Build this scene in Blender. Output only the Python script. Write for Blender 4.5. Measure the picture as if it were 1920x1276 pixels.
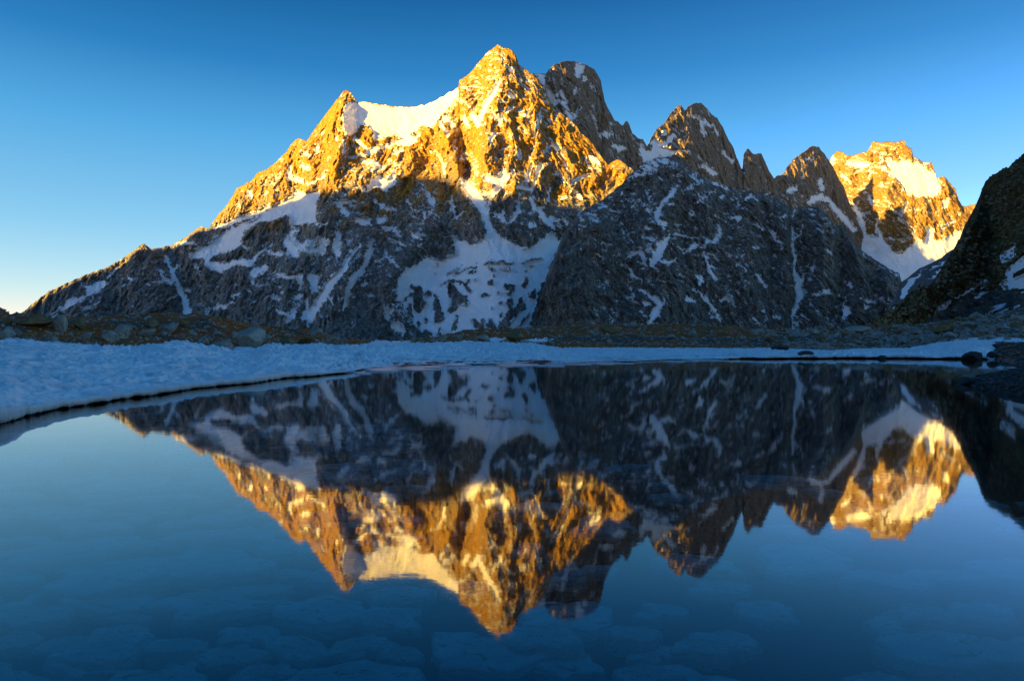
import bpy, bmesh, math, random
import numpy as np

scene = bpy.context.scene
for o in list(bpy.data.objects):
    bpy.data.objects.remove(o, do_unlink=True)

# ------------------------------------------------------------------ camera
EYE = 1.2            # height of the camera above the lake (m)
FOC = 1280.0         # focal length in survey units (1920 units span the view)
CX, CY = 960.0, 638.0
cam_d = bpy.data.cameras.new('camera')
cam = bpy.data.objects.new('camera', cam_d)
scene.collection.objects.link(cam)
cam.location = (0, 0, EYE)
cam.rotation_euler = (math.radians(90), 0, 0)
cam_d.sensor_width = 36.0
cam_d.lens = 36.0 * FOC / 1920.0
cam_d.clip_start = 0.1
cam_d.clip_end = 40000
scene.camera = cam

# ------------------------------------------------------------------ sun and sky
SUN_TAN = 0.108
SUN_H = np.array([-0.79, -0.61])          # horizontal direction towards the sun
SUN_H = SUN_H / np.linalg.norm(SUN_H)
PERP = np.array([-SUN_H[1], SUN_H[0]])     # (0.57,-0.82)
sun_el = math.atan(SUN_TAN)
sun_d = bpy.data.lights.new('sun', 'SUN')
sun_d.energy = 5.0
sun_d.angle = math.radians(0.5)
sun_d.color = (1.0, 0.57, 0.08)
sun = bpy.data.objects.new('sun', sun_d)
scene.collection.objects.link(sun)
from mathutils import Vector
sun.rotation_euler = Vector((SUN_H[0], SUN_H[1], SUN_TAN)).to_track_quat('Z', 'Y').to_euler()
sun.location = (-500, -300, 400)

world = bpy.data.worlds.new('World')
scene.world = world
world.use_nodes = True
wn = world.node_tree
wn.nodes.clear()
w_out = wn.nodes.new('ShaderNodeOutputWorld')
w_bg = wn.nodes.new('ShaderNodeBackground')
w_sky = wn.nodes.new('ShaderNodeTexSky')
w_sky.sky_type = 'NISHITA'
w_sky.sun_disc = False
w_sky.sun_elevation = sun_el
w_sky.sun_rotation = math.atan2(SUN_H[0], SUN_H[1])
w_sky.altitude = 2400
w_sky.air_density = 1.0
w_sky.dust_density = 1.6
w_sky.ozone_density = 2.0
# clear high-altitude air: the physical sky, deepened per channel, blended with a
# vertical gradient (pale at the horizon, deep blue overhead)
EXPO = 2.0
SKY_S = 0.15
OUT_K = 1.0 / (SKY_S * 2 ** 1.7)
w_sep = wn.nodes.new('ShaderNodeSeparateColor'); w_com = wn.nodes.new('ShaderNodeCombineColor')
wn.links.new(w_sky.outputs[0], w_sep.inputs[0])
def _wm(op, a, b):
    nd = wn.nodes.new('ShaderNodeMath'); nd.operation = op
    for k, v in enumerate((a, b)):
        if hasattr(v, 'is_output'): wn.links.new(v, nd.inputs[k])
        else: nd.inputs[k].default_value = v
    return nd.outputs[0]
SKY_K = 0.30
for i, (g, m, cap, e) in enumerate(((2.7, 3.2, 0.60, 5.0), (2.0, 1.05, 0.90, 4.5), (1.75, 0.80, 0.95, 3.8))):
    x_ = _wm('MULTIPLY', w_sep.outputs[i], SKY_K)
    low_ = _wm('MULTIPLY', _wm('POWER', _wm('MINIMUM', x_, cap), g), m * OUT_K)
    hi_ = _wm('MULTIPLY', _wm('MAXIMUM', _wm('SUBTRACT', x_, cap), 0.0), e * OUT_K)
    wn.links.new(_wm('ADD', low_, hi_), w_com.inputs[i])
w_tc = wn.nodes.new('ShaderNodeTexCoord'); w_xyz = wn.nodes.new('ShaderNodeSeparateXYZ')
wn.links.new(w_tc.outputs['Generated'], w_xyz.inputs[0])
w_rmp = wn.nodes.new('ShaderNodeValToRGB'); cr_ = w_rmp.color_ramp
stops = [(0.0, (0.62, 0.77, 0.76)), (0.06, (0.46, 0.68, 0.76)), (0.15, (0.24, 0.55, 0.77)), (0.27, (0.09, 0.40, 0.73)), (0.36, (0.022, 0.21, 0.50)), (0.45, (0.005, 0.105, 0.30)), (1.0, (0.005, 0.10, 0.29))]
while len(cr_.elements) < len(stops): cr_.elements.new(0.5)
for el_, (p_, c_) in zip(cr_.elements, stops): el_.position = p_; el_.color = (*c_, 1)
wn.links.new(w_xyz.outputs[2], w_rmp.inputs[0])
w_sc = wn.nodes.new('ShaderNodeVectorMath'); w_sc.operation = 'SCALE'; w_sc.inputs['Scale'].default_value = OUT_K
wn.links.new(w_rmp.outputs[0], w_sc.inputs[0])
w_mx = wn.nodes.new('ShaderNodeMix'); w_mx.data_type = 'RGBA'; w_mx.inputs['Factor'].default_value = 0.72
wn.links.new(w_com.outputs[0], w_mx.inputs[6]); wn.links.new(w_sc.outputs[0], w_mx.inputs[7])
wn.links.new(w_mx.outputs[2], w_bg.inputs[0])
w_bg.inputs[1].default_value = 0.15
wn.links.new(w_bg.outputs[0], w_out.inputs[0])

scene.view_settings.view_transform = 'Standard'
scene.view_settings.look = 'None'
scene.view_settings.exposure = EXPO
scene.view_settings.gamma = 1.0
scene.view_settings.use_curve_mapping = False

# ------------------------------------------------------------------ helpers
def _hash(ix, iy, seed):
    h = (ix.astype(np.int64) * 374761393 + iy.astype(np.int64) * 668265263 + seed * 974711) & 0xFFFFFFFF
    h = ((h ^ (h >> 13)) * 1274126177) & 0xFFFFFFFF
    h = h ^ (h >> 16)
    h = (h * 2246822519) & 0xFFFFFFFF
    return (h ^ (h >> 15)) & 0xFFFFFFFF

def perlin(x, y, seed=0):
    x = np.asarray(x, float); y = np.asarray(y, float)
    x0 = np.floor(x); y0 = np.floor(y)
    fx = x - x0; fy = y - y0
    u = fx * fx * fx * (fx * (fx * 6 - 15) + 10)
    v = fy * fy * fy * (fy * (fy * 6 - 15) + 10)
    def g(dx, dy):
        a = _hash(x0 + dx, y0 + dy, seed) * (2 * math.pi / 4294967296.0)
        return np.cos(a) * (fx - dx) + np.sin(a) * (fy - dy)
    a = g(0, 0); b = g(1, 0); c = g(0, 1); d = g(1, 1)
    return ((a + (b - a) * u) * (1 - v) + (c + (d - c) * u) * v) * 1.4

def fbm(x, y, oct=5, seed=0, gain=0.5, lac=2.03):
    s = 0; a = 1.0; t = 0
    for i in range(oct):
        s = s + a * perlin(x, y, seed + i * 17); t += a
        a *= gain; x = x * lac + 13.1; y = y * lac + 7.7
    return s / t

def ridged(x, y, oct=6, seed=0, gain=0.55, lac=2.07):
    """0..1, sharp crests at 1"""
    s = 0; a = 1.0; t = 0; w = 1.0
    for i in range(oct):
        n = 1 - np.abs(perlin(x, y, seed + i * 31)) * 1.6
        n = np.clip(n, 0, 1)
        s = s + a * n * w; t += a
        w = np.clip(n * 1.5, 0.25, 1)
        a *= gain; x = x * lac + 5.3; y = y * lac + 9.1
    return s / t

def sstep(a, b, x):
    t = np.clip((x - a) / (b - a), 0, 1)
    return t * t * (3 - 2 * t)

def pw(pts):
    xs = np.array([p[0] for p in pts], float); ys = np.array([p[1] for p in pts], float)
    return lambda x: np.interp(x, xs, ys)

def link(o, parent=None):
    scene.collection.objects.link(o)
    if parent is not None:
        o.parent = parent
    return o

def mesh_from(name, verts, faces, mat, smooth=True):
    """verts (n,3), faces (m,3|4) numpy"""
    me = bpy.data.meshes.new(name)
    verts = np.asarray(verts, np.float32); faces = np.asarray(faces, np.int32)
    n = faces.shape[1]; m = faces.shape[0]
    me.vertices.add(len(verts)); me.vertices.foreach_set('co', verts.ravel())
    me.loops.add(m * n); me.loops.foreach_set('vertex_index', faces.ravel())
    me.polygons.add(m)
    me.polygons.foreach_set('loop_start', np.arange(0, m * n, n, dtype=np.int32))
    me.polygons.foreach_set('loop_total', np.full(m, n, dtype=np.int32))
    me.polygons.foreach_set('use_smooth', np.full(m, smooth, dtype=bool))
    me.update(calc_edges=True)
    if mat: me.materials.append(mat)
    return me

def grid_faces(ny, nx):
    i = np.arange((ny - 1) * (nx - 1))
    r = i // (nx - 1); c = i % (nx - 1)
    a = r * nx + c
    return np.stack([a, a + nx, a + nx + 1, a + 1], 1)

def fattr(me, name, arr):
    at = me.attributes.new(name, 'FLOAT', 'POINT')
    at.data.foreach_set('value', np.asarray(arr, np.float32).ravel())

def structure(name, me, label=None, kind='structure'):
    o = bpy.data.objects.new(name, me)
    o['kind'] = kind
    if label: o['label'] = label
    link(o)
    return o

# ---- node helper
class NT:
    def __init__(s, name):
        s.m = bpy.data.materials.new(name); s.m.use_nodes = True
        s.t = s.m.node_tree; s.t.nodes.clear()
        s.out = s.n('OutputMaterial')
    def n(s, typ, **kw):
        nd = s.t.nodes.new('ShaderNode' + typ)
        for k, v in kw.items(): setattr(nd, k, v)
        return nd
    def l(s, a, b): s.t.links.new(a, b)
    def put(s, sock, v):
        if hasattr(v, 'is_output'): s.l(v, sock)
        elif v is not None: sock.default_value = v
    def math(s, op, a, b=None, c=None, clamp=False):
        nd = s.n('Math', operation=op, use_clamp=clamp)
        for i, v in enumerate((a, b, c)):
            if v is not None: s.put(nd.inputs[i], v)
        return nd.outputs[0]
    def mix(s, f, a, b):
        nd = s.n('Mix', data_type='RGBA')
        s.put(nd.inputs['Factor'], f)
        s.put(nd.inputs[6], a if not isinstance(a, tuple) else (*a, 1)); s.put(nd.inputs[7], b if not isinstance(b, tuple) else (*b, 1))
        return nd.outputs[2]
    def pos(s, sx=1, sy=1, sz=1):
        g = s.n('TexCoord'); mp = s.n('Mapping'); mp.inputs['Scale'].default_value = (sx, sy, sz)
        s.l(g.outputs['Object'], mp.inputs[0]); return mp.outputs[0]
    def noise(s, vec, scale, detail=4, rough=0.55, typ='FBM'):
        nd = s.n('TexNoise'); nd.noise_dimensions = '3D'
        s.l(vec, nd.inputs['Vector']); nd.inputs['Scale'].default_value = scale
        nd.inputs['Detail'].default_value = detail; nd.inputs['Roughness'].default_value = rough
        return nd.outputs[0]
    def ss(s, a, b, x):
        nd = s.n('MapRange', interpolation_type='SMOOTHSTEP')
        s.put(nd.inputs[0], x); nd.inputs[1].default_value = a; nd.inputs[2].default_value = b
        return nd.outputs[0]
    def attr(s, name):
        nd = s.n('Attribute'); nd.attribute_name = name; return nd.outputs['Fac']
    def bump(s, h, dist, strength=1.0, normal=None):
        nd = s.n('Bump'); nd.inputs['Distance'].default_value = dist; nd.inputs['Strength'].default_value = strength
        s.put(nd.inputs['Height'], h)
        if normal is not None: s.l(normal, nd.inputs['Normal'])
        return nd.outputs[0]
    def principled(s, col, rough, normal=None, spec=0.2):
        nd = s.n('BsdfPrincipled')
        s.put(nd.inputs['Base Color'], (*col, 1) if isinstance(col, tuple) else col)
        s.put(nd.inputs['Roughness'], rough); nd.inputs['Specular IOR Level'].default_value = spec
        if normal is not None: s.l(normal, nd.inputs['Normal'])
        s.l(nd.outputs[0], s.out.inputs[0]); return nd

def rock_snow_mat(name, rock_a, rock_b, rock_c, unit=1.0, snow_col=(0.90, 0.92, 0.94), low=None):
    """rock with snow where attribute 'snow' passes 0.5; unit = metres of the finest grain"""
    t = NT(name)
    p = t.pos()
    ps = t.pos(1, 1, 0.45)
    n1 = t.noise(p, 0.012 / unit, 5, 0.6)
    n2 = t.noise(ps, 0.06 / unit, 6, 0.65)
    n3 = t.noise(p, 0.12 / unit, 4, 0.6)
    c = t.mix(t.ss(0.36, 0.64, n2), rock_a, rock_b)
    c = t.mix(t.ss(0.45, 0.7, n1), c, rock_c)
    if low:      # shade tone painted into the foot colour, blended by height with noise
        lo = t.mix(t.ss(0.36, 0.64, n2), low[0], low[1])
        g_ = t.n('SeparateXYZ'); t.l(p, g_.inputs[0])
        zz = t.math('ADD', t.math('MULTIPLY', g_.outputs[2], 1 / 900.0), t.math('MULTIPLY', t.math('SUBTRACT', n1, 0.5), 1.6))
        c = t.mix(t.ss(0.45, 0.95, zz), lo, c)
    n4 = t.noise(t.pos(1, 1, 0.6), 0.30 / unit, 4, 0.7)
    v = t.math('MULTIPLY_ADD', t.math('SUBTRACT', n3, 0.5), 2.4, 1.0)
    v = t.math('MULTIPLY_ADD', t.math('SUBTRACT', n4, 0.5), 1.6, v)
    cr = t.ss(0.0, 0.035, t.math('ABSOLUTE', t.math('SUBTRACT', n2, 0.5)))
    v = t.math('MULTIPLY', t.math('MAXIMUM', v, 0.3), t.math('MULTIPLY_ADD', cr, 0.45, 0.55))
    hs = t.n('HueSaturation'); t.l(c, hs.inputs['Color']); t.l(v, hs.inputs['Value'])
    s = t.math('ADD', t.attr('snow'), t.math('MULTIPLY', t.math('SUBTRACT', n4, 0.5), 1.5))
    s = t.math('ADD', s, t.math('MULTIPLY', t.math('SUBTRACT', n2, 0.5), 1.0))
    sf = t.ss(0.47, 0.54, s)
    dirty = t.mix(t.ss(0.35, 0.7, n1), snow_col, tuple(x * y for x, y in zip(snow_col, (0.93, 0.92, 0.93))))
    col = t.mix(sf, hs.outputs[0], dirty)
    hb = t.math('MULTIPLY', n2, t.math('SUBTRACT', 1.0, t.math('MULTIPLY', sf, 0.8)))
    hb = t.math('ADD', hb, t.math('MULTIPLY', n4, t.math('SUBTRACT', 0.3, t.math('MULTIPLY', sf, 0.24))))
    b = t.bump(hb, 16 * unit, 0.9)
    t.principled(col, 0.85, b, 0.15)
    return t.m

# ---- survey raster: what grows / lies where on a slope, sampled with natural warping
W, H = 1960, 700
def crop(x0, y0, k=3.9875):
    return lambda pts: [(x0 + p[0] / k, y0 + p[1] / k) + ((p[2] / k,) if len(p) > 2 else ()) for p in pts]

class Raster:
    def __init__(s, base=0.2):
        s.a = np.full((H, W), base, np.float32)
    def poly(s, pts, val=1.0):
        xs = [p[0] for p in pts]; ys = [p[1] for p in pts]
        x0, x1 = max(int(min(xs)), 0), min(int(max(xs)) + 2, W); y0, y1 = max(int(min(ys)), 0), min(int(max(ys)) + 2, H)
        if x1 <= x0 or y1 <= y0: return
        gx, gy = np.meshgrid(np.arange(x0, x1) + 0.0, np.arange(y0, y1) + 0.0)
        ins = np.zeros(gx.shape, bool); j = len(pts) - 1
        for i in range(len(pts)):
            xi, yi = pts[i][:2]; xj, yj = pts[j][:2]
            if yi != yj:
                c = ((yi > gy) != (yj > gy)) & (gx < (xj - xi) * (gy - yi) / (yj - yi) + xi)
                ins ^= c
            j = i
        s.a[y0:y1, x0:x1][ins] = val
    def stroke(s, pts, val=1.0, w=4.0):
        pts = [p if len(p) > 2 else (p[0], p[1], w) for p in pts]
        if len(pts) == 1: pts = [pts[0], (pts[0][0] + 0.5, pts[0][1], pts[0][2])]
        for (xa, ya, wa), (xb, yb, wb) in zip(pts[:-1], pts[1:]):
            r = max(wa, wb) / 2 + 1.5
            x0, x1 = max(int(min(xa, xb) - r), 0), min(int(max(xa, xb) + r) + 2, W)
            y0, y1 = max(int(min(ya, yb) - r), 0), min(int(max(ya, yb) + r) + 2, H)
            if x1 <= x0 or y1 <= y0: continue
            gx, gy = np.meshgrid(np.arange(x0, x1) + 0.0, np.arange(y0, y1) + 0.0)
            dx, dy = xb - xa, yb - ya; L = dx * dx + dy * dy + 1e-6
            t = np.clip(((gx - xa) * dx + (gy - ya) * dy) / L, 0, 1)
            d = np.hypot(gx - xa - t * dx, gy - ya - t * dy) - (wa + (wb - wa) * t) / 2
            k = np.clip(0.5 - d, 0, 1)
            sub = s.a[y0:y1, x0:x1]
            if val >= 0.5: sub[:] = np.maximum(sub, k * val + (1 - k) * sub)
            else: sub[:] = sub * (1 - k) + val * k
    def done(s, n=1):
        for _ in range(n):
            a = s.a
            b = np.pad(a, 1, mode='edge')
            a = (b[:-2, 1:-1] + b[2:, 1:-1] + 2 * b[1:-1, 1:-1]) / 4
            b = np.pad(a, 1, mode='edge')
            s.a = (b[1:-1, :-2] + b[1:-1, 2:] + 2 * b[1:-1, 1:-1]) / 4
        return s
    def at(s, x, y):
        x = np.clip(x, 0, W - 2.001); y = np.clip(y, 0, H - 2.001)
        i = x.astype(int); j = y.astype(int); fx = x - i; fy = y - j; a = s.a
        return (a[j, i] * (1 - fx) + a[j, i + 1] * fx) * (1 - fy) + (a[j + 1, i] * (1 - fx) + a[j + 1, i + 1] * fx) * fy

def seg_dist(px, py, pts):
    """distance to a polyline and position 0..1 along it"""
    best = np.full(px.shape, 1e9); par = np.zeros(px.shape); side = np.zeros(px.shape)
    n = len(pts) - 1
    for i in range(n):
        xa, ya = pts[i]; xb, yb = pts[i + 1]
        dx, dy = xb - xa, yb - ya; L = dx * dx + dy * dy + 1e-9
        t = np.clip(((px - xa) * dx + (py - ya) * dy) / L, 0, 1)
        d = np.hypot(px - xa - t * dx, py - ya - t * dy)
        m = d < best
        best = np.where(m, d, best); par = np.where(m, (i + t) / n, par)
    return best, par
# ------------------------------------------------------------------ mountains
# Each massif is a relief surface: bearings/elevations come from the outline,
# distances from the lean of the face, the ribs and couloirs and fractal relief.
def build_mountain(name, label, top, bottom, x0, x1, nx, ny, ysky, lean, ribs, snow, mat,
                   seed=0, amp=1.0, jag=2.0, nscale=1.0, speck=0.5, ledge=0.25, back=700, ang=0.0, rowpow=1.0, gully=1.0, iso=False):
    px = np.linspace(x0, x1, nx)
    topy = pw(top)(px)
    topy = topy + jag * (fbm(px / 9.0, px * 0 + seed, 4, seed + 5, 0.6)) * 1.3 - jag * 0.3 * (ridged(px / 14.0, px * 0 + 3.3, 3, seed + 9) - 0.5)
    boty = pw(bottom)(px)
    h_top = (CY - topy) / FOC
    v = np.linspace(0, 1, ny) ** rowpow
    PX = np.tile(px, (ny, 1))
    PY = topy[None, :] * (1 - v[:, None]) + boty[None, :] * v[:, None]
    Hh = (CY - PY) / FOC
    ys = ysky(px) if callable(ysky) else np.full(nx, float(ysky))
    ln = lean(px) if callable(lean) else np.full(nx, float(lean))
    topsm = (CY - pw(top)(px)) / FOC
    k = 25
    topsm = np.convolve(np.pad(topsm, k, mode='edge'), np.ones(2 * k + 1) / (2 * k + 1), 'valid')
    yb = ys * (1 - ln * topsm)
    Y0 = yb[None, :] / np.maximum(1 - ln[None, :] * Hh, 0.2)
    X = (PX - CX) / FOC * Y0; Z = Hh * Y0
    U = X / nscale; V = Z / nscale
    # domain warp
    wx = fbm(U / 260, V / 260, 4, seed + 1) * 65
    wy = fbm(U / 260 + 9, V / 260 + 4, 4, seed + 2) * 65
    WU, WV = U + wx, V + wy
    ca, sa = math.cos(ang), math.sin(ang)
    RU, RV = WU * ca - WV * sa, WU * sa + WV * ca
    rel = np.zeros_like(X)
    # drawn ribs: (points, protrusion m, half width px [, shift])
    wpx = PX + (wx / 110) * 9 + fbm(U / 40, V / 40, 3, seed + 8) * 5
    wpy = PY + (wy / 110) * 9
    for pts, A, wd in ribs:
        d, t = seg_dist(wpx, wpy, pts)
        tent = np.clip(1 - d / wd, 0, 1)
        f = tent * np.clip(0.35 + 2.2 * np.minimum(t, 1 - t) , 0, 1)
        rel = np.where(A > 0, np.maximum(rel, A * f + 0.35 * rel), rel + A * f)
    r1 = ridged(RU / 330, RV / 620, 3, seed + 20)
    r2 = ridged(RU / 120, RV / 230, 5, seed + 30, 0.6)
    r3 = ridged(WU / 34 + WV / 90, WV / 48, 4, seed + 40, 0.6)
    r4 = fbm(WU / 11, WV / 9, 3, seed + 50, 0.6)
    r5 = ridged(WU / 13 + WV / 30, WV / 20, 3, seed + 55, 0.6)
    # joint sets: slabs and ledges broken along three directions
    jt = 0
    for q, (th, per, am) in enumerate(((0.35, 95, 15), (-0.5, 60, 10), (1.35, 42, 6.5), (0.15, 27, 4.5), (-0.9, 18, 3))):
        ph = (WU * math.cos(th) + WV * math.sin(th)) / per + 1.6 * fbm(U / 150 + q, V / 190, 3, seed + 90 + q)
        jt = jt + am * 2 * np.abs((ph % 1) - 0.5) * sstep(-0.25, 0.25, fbm(U / 170 + 5 * q, V / 170, 2, seed + 95 + q))
    n = (jt - 12) * 1.15 + (r1 - .5) * 65 + (r2 - .5) * 58 + (r3 - .5) * 24 + (r5 - .5) * 9 + r4 * 3
    if iso: n = fbm(U / 130, V / 130, 4, seed + 20) * 90 + fbm(U / 30, V / 30, 5, seed + 30, 0.7) * 45
    sv = np.clip(snow.at(PX + wx * 0.02, PY + wy * 0.02), 0, 1)
    smooth = sstep(0.75, 1.0, sv)
    n = n * (1 - 0.72 * smooth) - smooth * 10
    edge = sstep(0, 0.06, v)[:, None]
    D = (rel + n * nscale) * amp
    Y = Y0 - D * (0.35 + 0.65 * edge)
    X = (PX - CX) / FOC * Y; Z = EYE + Hh * Y
    # back side: falls away behind the crest
    kb = np.array([0.02, 0.07, 0.16, 0.32, 0.6, 1.0])[::-1][:, None]
    Yt = Y[0][None, :]; Xt = X[0][None, :]; Zt = Z[0][None, :]
    nb = fbm(Xt / 150 + kb * 7, Xt * 0 + kb * 11, 3, seed + 77)
    YB = Yt + kb * back + nb * 60 * kb
    XB = Xt + nb * 80 * kb
    ZB = Zt - (kb ** 0.9) * (np.maximum(Zt, 0) + 60) * np.clip(1 + 0.2 * nb, .7, 1.3)
    co = np.stack([np.vstack([XB, X]), np.vstack([YB, Y]), np.vstack([ZB, Z])], -1)
    nyT = co.shape[0]
    me = mesh_from(name, co.reshape(-1, 3), grid_faces(nyT, nx), mat)
    # snow bias
    gy = np.gradient(co, axis=0); gx = np.gradient(co, axis=1)
    N = np.cross(gy, gx); N /= (np.linalg.norm(N, axis=-1, keepdims=True) + 1e-9)
    nz = np.abs(N[..., 2])[6:]
    nzs = nz - 0.5
    lx = fbm(WU / 45, WV / 60, 4, seed + 60, 0.65)
    l2 = fbm((WU + 0.8 * WV) / 42, (WV - .4 * WU) / 16, 4, seed + 61, 0.65)
    sc_ = nscale if nscale > 0.5 else 0.6
    jx = fbm(X / sc_ / 30, Z / sc_ / 30, 5, seed + 62, 0.75) * 11 + wx * 0.012; jy = fbm(X / sc_ / 30 + 7, Z / sc_ / 24, 5, seed + 63, 0.75) * 13 + wy * 0.012
    sv = snow.at(PX + jx, PY + jy)
    val = sv + (1 - sstep(0.8, 1, sv)) * (gully * (0.55 * (0.5 - r3) + 0.35 * (0.5 - r2)) + speck * (0.45 * lx + 0.75 * l2) + ledge * nzs * 2)
    full = np.vstack([np.full((6, nx), 0.4) + 0.3 * nb, val])
    fattr(me, 'snow', full)
    o = structure(name, me, label)
    return o, dict(px=px, PX=PX, PY=PY, X=X, Y=Y, Z=Z, X0=(PX - CX) / FOC * Y0, Y0=Y0, Z0=EYE + Hh * Y0)

c1 = crop(380, 60); c2 = crop(800, 60); c3 = crop(1180, 170); c4 = crop(1440, 230)
c5 = crop(0, 360); c6 = crop(400, 340); c7 = crop(700, 340); c8 = crop(1000, 280); c9 = crop(1400, 340, 3.646)

# materials: warm granite high up, shade grey painted into its foot
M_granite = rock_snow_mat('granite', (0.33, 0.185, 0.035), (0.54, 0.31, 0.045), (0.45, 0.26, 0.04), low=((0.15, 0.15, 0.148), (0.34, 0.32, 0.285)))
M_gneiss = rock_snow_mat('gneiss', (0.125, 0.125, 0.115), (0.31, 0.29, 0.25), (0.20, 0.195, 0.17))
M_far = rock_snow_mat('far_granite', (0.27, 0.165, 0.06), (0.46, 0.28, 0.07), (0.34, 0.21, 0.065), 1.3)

M_shade = rock_snow_mat('grey_granite', (0.19, 0.145, 0.10), (0.34, 0.26, 0.18), (0.26, 0.19, 0.125), 1.3)  # granite copy for the shaded peaks, shade grey put into the colour
# ============ main massif
A = Raster(0.22)
for c, p, v in [
    # speckle densities
    (c2, [(240, 330), (480, 110), (700, 250), (860, 420), (1000, 560), (1150, 760), (900, 700), (600, 700), (300, 760), (120, 560)], 0.37),
    (c2, [(400, 700), (900, 700), (1000, 1000), (800, 1276), (500, 1276), (400, 950)], 0.33),
    (c1, [(400, 1060), (900, 600), (1050, 700), (1000, 1000), (900, 1180), (300, 1200)], 0.28),
    (c1, [(1060, 860), (1500, 850), (1500, 1080), (1200, 1200), (1000, 1000)], 0.34),
    (c2, [(1000, 620), (1150, 760), (1330, 920), (1450, 1100), (1300, 1276), (1000, 1276), (1080, 1000), (930, 760)], 0.12),
    (c6, [(520, 330), (1400, 340), (1400, 640), (1150, 950), (800, 1100), (500, 1000), (250, 750), (250, 600)], 0.33),
    (c6, [(800, 60), (1900, 60), (1800, 420), (1500, 620), (1100, 420), (800, 330)], 0.27),
    (c5, [(100, 920), (500, 620), (1000, 420), (1300, 400), (1400, 920)], 0.13),
    (c6, [(1250, 900), (1480, 920), (1480, 1150), (1300, 1050)], 0.42),
    (c5, [(1150, 580), (1290, 620), (1290, 700), (1150, 690)], 0.42),
    (c5, [(900, 620), (1000, 640), (1000, 720), (900, 720)], 0.4),
    (c5, [(0, 920), (110, 880), (400, 660), (420, 900)], 0.05),
    (c6, [(900, 1000), (1250, 850), (1300, 1180), (900, 1200), (600, 1120)], 0.12),
    # hanging glacier
    (c1, [(1060, 560), (1090, 525), (1160, 530), (1200, 512), (1260, 532), (1380, 550), (1480, 555), (1560, 555), (1650, 540), (1740, 505), (1820, 455), (1900, 412), (1920, 412), (1900, 490), (1800, 600), (1710, 720), (1640, 700), (1560, 760), (1500, 800), (1430, 770), (1330, 800), (1270, 820), (1280, 760), (1240, 700), (1180, 700), (1140, 760), (1090, 790), (1060, 760), (1045, 700), (1040, 620)], 1.0),
    (c1, [(1230, 880), (1400, 830), (1500, 780), (1625, 760), (1590, 830), (1540, 855), (1440, 845), (1300, 890), (1200, 920)], 1.0),
    (c1, [(1220, 1200), (1260, 1090), (1330, 1070), (1370, 1110), (1430, 1040), (1440, 1100), (1480, 1100), (1360, 1200), (1300, 1150)], 1.0),
    # glacier shelf on the left
    (c6, [(0, 430), (130, 350), (300, 290), (420, 200), (560, 130), (700, 85), (800, 66), (800, 110), (770, 160), (770, 330), (740, 340), (640, 320), (600, 350), (580, 330), (560, 250), (520, 260), (450, 290), (330, 300), (250, 340), (220, 400), (200, 480), (100, 500), (0, 545)], 1.0),
    (c5, [(1310, 385), (1380, 362), (1440, 370), (1480, 410), (1570, 380), (1700, 310), (1840, 240), (1914, 205), (1914, 245), (1850, 270), (1810, 330), (1810, 400), (1720, 440), (1600, 480), (1560, 510), (1620, 520), (1700, 545), (1760, 510), (1830, 515), (1900, 545), (1880, 570), (1800, 545), (1720, 560), (1660, 600), (1600, 590), (1540, 550), (1520, 500), (1400, 500), (1440, 440), (1490, 410), (1430, 390), (1330, 400)], 1.0),
    (c5, [(420, 890), (520, 800), (640, 770), (640, 700), (700, 680), (760, 660), (815, 680), (750, 740), (640, 790), (540, 850), (470, 885)], 1.0),
    (c6, [(590, 350), (640, 360), (600, 420), (700, 440), (780, 410), (880, 430), (830, 540), (760, 560), (640, 520), (560, 560), (530, 440)], 0.8),
    # bowl glacier
    (c7, [(170, 890), (180, 760), (200, 710), (250, 650), (330, 630), (380, 575), (500, 585), (590, 545), (610, 500), (588, 405), (640, 430), (720, 465), (780, 455), (840, 390), (845, 330), (880, 330), (950, 410), (1050, 460), (1110, 500), (1170, 495), (1230, 450), (1330, 370), (1390, 430), (1450, 395), (1400, 480), (1350, 560), (1310, 660), (1280, 740), (1240, 820), (1220, 910), (1190, 1000), (1160, 1130), (420, 1180), (370, 1120), (300, 1060), (290, 960), (270, 900)], 1.0),
    (c7, [(70, 920), (250, 900), (250, 1010), (170, 1000), (90, 1000)], 0.62),
]: A.poly(c(p), v)
A.stroke(c7([(160, 1080, 70), (210, 1110, 60), (215, 1140, 30)]), 0.95)
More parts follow.
